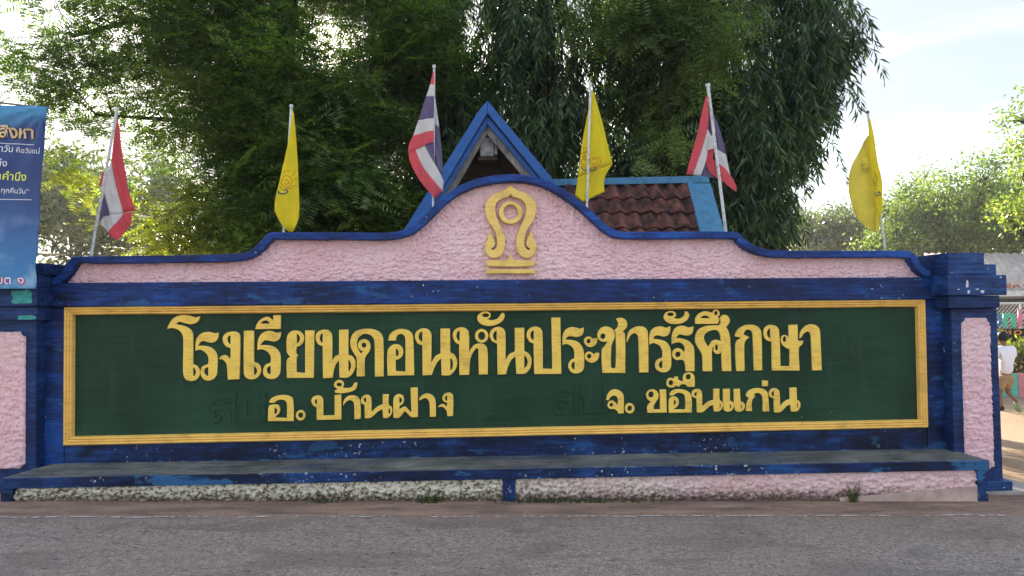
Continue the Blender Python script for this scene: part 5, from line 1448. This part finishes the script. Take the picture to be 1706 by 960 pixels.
# ------------------------------------------------------------------ schoolchild walking away
YC = G(1682, 686).y
hd = YC / F
fx_ = P(1677, 690, YC).x
ch = empty('person', (fx_, YC, gz(fx_)), 'child in a white shirt and khaki shorts walking away beside the right pillar', 'person')
def hx(x): return P(x, 620, YC).x
def hz(y): return P(1680, y, YC).z
m_skin = mat_simple('brown_skin', (.22, .11, .07), .6, .1); m_shirt = mat_simple('white_cotton_shirt', (.74, .73, .78), .85, .06, 5)
m_short = mat_simple('khaki_shorts', (.33, .23, .13), .85, .15, 12); m_hair = mat_simple('black_hair', (.015, .012, .011), .6, .3, 40); m_shoe = mat_simple('black_shoe', (.02, .02, .022), .5); m_sole = mat_simple('green_rubber_sole', (.20, .28, .10), .7)
def skin_obj(name, verts, edges, radii, mat, parent, sub=2, root=0):
    me = bpy.data.meshes.new(name); off = wloc(parent)
    me.from_pydata([tuple(Vector(v) - off) for v in verts], edges, []); me.materials.append(mat)
    o = bpy.data.objects.new(name, me); COL.objects.link(o); o.parent = parent
    o.modifiers.new('skin', 'SKIN'); 
    if not me.skin_vertices: me.attributes  # layer is created with the modifier
    layer = me.skin_vertices[0] if len(me.skin_vertices) else None
    if layer:
        for i, r_ in enumerate(radii):
            layer.data[i].radius = r_ if isinstance(r_, tuple) else (r_, r_)
            layer.data[i].use_root = (i == root)
    sb_ = o.modifiers.new('sub', 'SUBSURF'); sb_.levels = sub; sb_.render_levels = sub
    return o
xc = hx(1674); y0 = YC
zh = hz(563); zs = hz(582); zhip = hz(628); 
pel = Vector((xc, y0, zhip)); wst = Vector((xc, y0, hz(612))); chs = Vector((xc, y0 + .01, hz(592))); nk = Vector((xc, y0 + .02, hz(576))); hdp = Vector((xc, y0 + .035, hz(569))); crn = Vector((xc, y0 + .04, hz(559)))
shl, shr = Vector((xc - .13, y0, hz(584))), Vector((xc + .13, y0, hz(584)))
ell_, elr = Vector((xc - .18, y0 - .02, hz(603))), Vector((xc + .18, y0 + .06, hz(602)))
hnl, hnr = Vector((xc - .17, y0 + .06, hz(620))), Vector((xc + .10, y0 + .18, hz(612)))
hpl, hpr = Vector((xc - .055, y0, hz(634))), Vector((xc + .06, y0, hz(634)))
knl, knr = Vector((xc - .06, y0 + .05, hz(657))), Vector((xc + .075, y0 + .06, hz(655)))
anl, anr = Vector((xc - .055, y0 + .02, hz(682))), Vector((xc + .095, y0 - .12, hz(670)))
bv = [pel, wst, chs, nk, hdp, crn, shl, ell_, hnl, shr, elr, hnr, hpl, knl, anl, hpr, knr, anr]
be = [(0,1),(1,2),(2,3),(3,4),(4,5),(2,6),(6,7),(7,8),(2,9),(9,10),(10,11),(0,12),(12,13),(13,14),(0,15),(15,16),(16,17)]
brr = [.075,.07,.075,.03,(.062,.066),(.05,.052),.035,.026,.02,.035,.026,.02,.06,.04,.022,.06,.04,.022]
skin_obj('body', bv, be, brr, m_skin, ch)
# shirt: torso and short sleeves
skin_obj('shirt', [Vector((xc+.005, y0, hz(626))), wst, chs + Vector((0,0,.01)), nk + Vector((0, 0, -.015)), shl, shl.lerp(ell_, .75), shr, shr.lerp(elr, .75)],
         [(0,1),(1,2),(2,3),(2,4),(4,5),(2,6),(6,7)], [(.135,.11),(.125,.10),(.128,.105),(.055,.05),(.075,.07),(.062,.06),(.075,.07),(.064,.062)], m_shirt, ch)
skin_obj('shorts', [Vector((xc+.005, y0, hz(622))), pel, hpl, hpl.lerp(knl, .75), hpr, hpr.lerp(knr, .80)], [(0,1),(1,2),(2,3),(1,4),(4,5)],
         [(.115,.10),(.12,.105),(.085,.085),(.08,.08),(.085,.085),(.08,.08)], m_short, ch)
def blob(name, c, r_, mat, parent, rot=None, n=1.0):
    bm = bmesh.new(); bmesh.ops.create_uvsphere(bm, u_segments=16, v_segments=10, radius=1)
    mtx = Matrix.Diagonal((*r_, 1)); 
    if rot is not None: mtx = rot.to_4x4() @ mtx
    bmesh.ops.transform(bm, matrix=mtx, verts=bm.verts)
    me = bpy.data.meshes.new(name); off = wloc(parent); bmesh.ops.translate(bm, vec=Vector(c) - off, verts=bm.verts)
    bm.to_mesh(me); bm.free(); me.materials.append(mat); me.polygons.foreach_set('use_smooth', [True]*len(me.polygons))
    o = bpy.data.objects.new(name, me); COL.objects.link(o); o.parent = parent; return o
blob('hair', (xc, y0 + .028, hz(561.5)), (.082, .088, .088), m_hair, ch)
for s_ in (-1, 1): blob('ear', (xc + s_*.076, y0 + .04, hz(567)), (.01, .018, .024), m_skin, ch)
blob('shoe', (anl.x, y0 + .05, gz(fx_) + .045), (.04, .09, .045), m_shoe, ch)
rt_ = Matrix.Rotation(R(62), 3, 'X')
so_ = blob('shoe', (anr.x + .005, y0 - .10, hz(677)), (.036, .085, .028), m_shoe, ch, rt_)
blob('shoe_sole', (anr.x + .005, y0 - .125, hz(678)), (.038, .088, .018), m_sole, ch, rt_)
for hp_, el_ in ((hnl, ell_), (hnr, elr)):
    blob('hand', hp_ + (hp_ - el_).normalized() * .03, (.018, .012, .03), m_skin, ch)

# ------------------------------------------------------------------ light haze in the backlit air
hm = bpy.data.materials.new('haze_air'); hm.use_nodes = True; ht = hm.node_tree; ht.nodes.clear()
ho = ht.nodes.new('ShaderNodeOutputMaterial'); hv = ht.nodes.new('ShaderNodeVolumePrincipled')
hv.inputs['Color'].default_value = (.93, .95, 1, 1); hv.inputs['Density'].default_value = .0010; hv.inputs['Anisotropy'].default_value = .55
ht.links.new(hv.outputs[0], ho.inputs['Volume'])
b = MB(); b.box(-110, 110, -12, 115, -1.6, 15.0)
tag(b.build('haze', hm), kind='stuff')
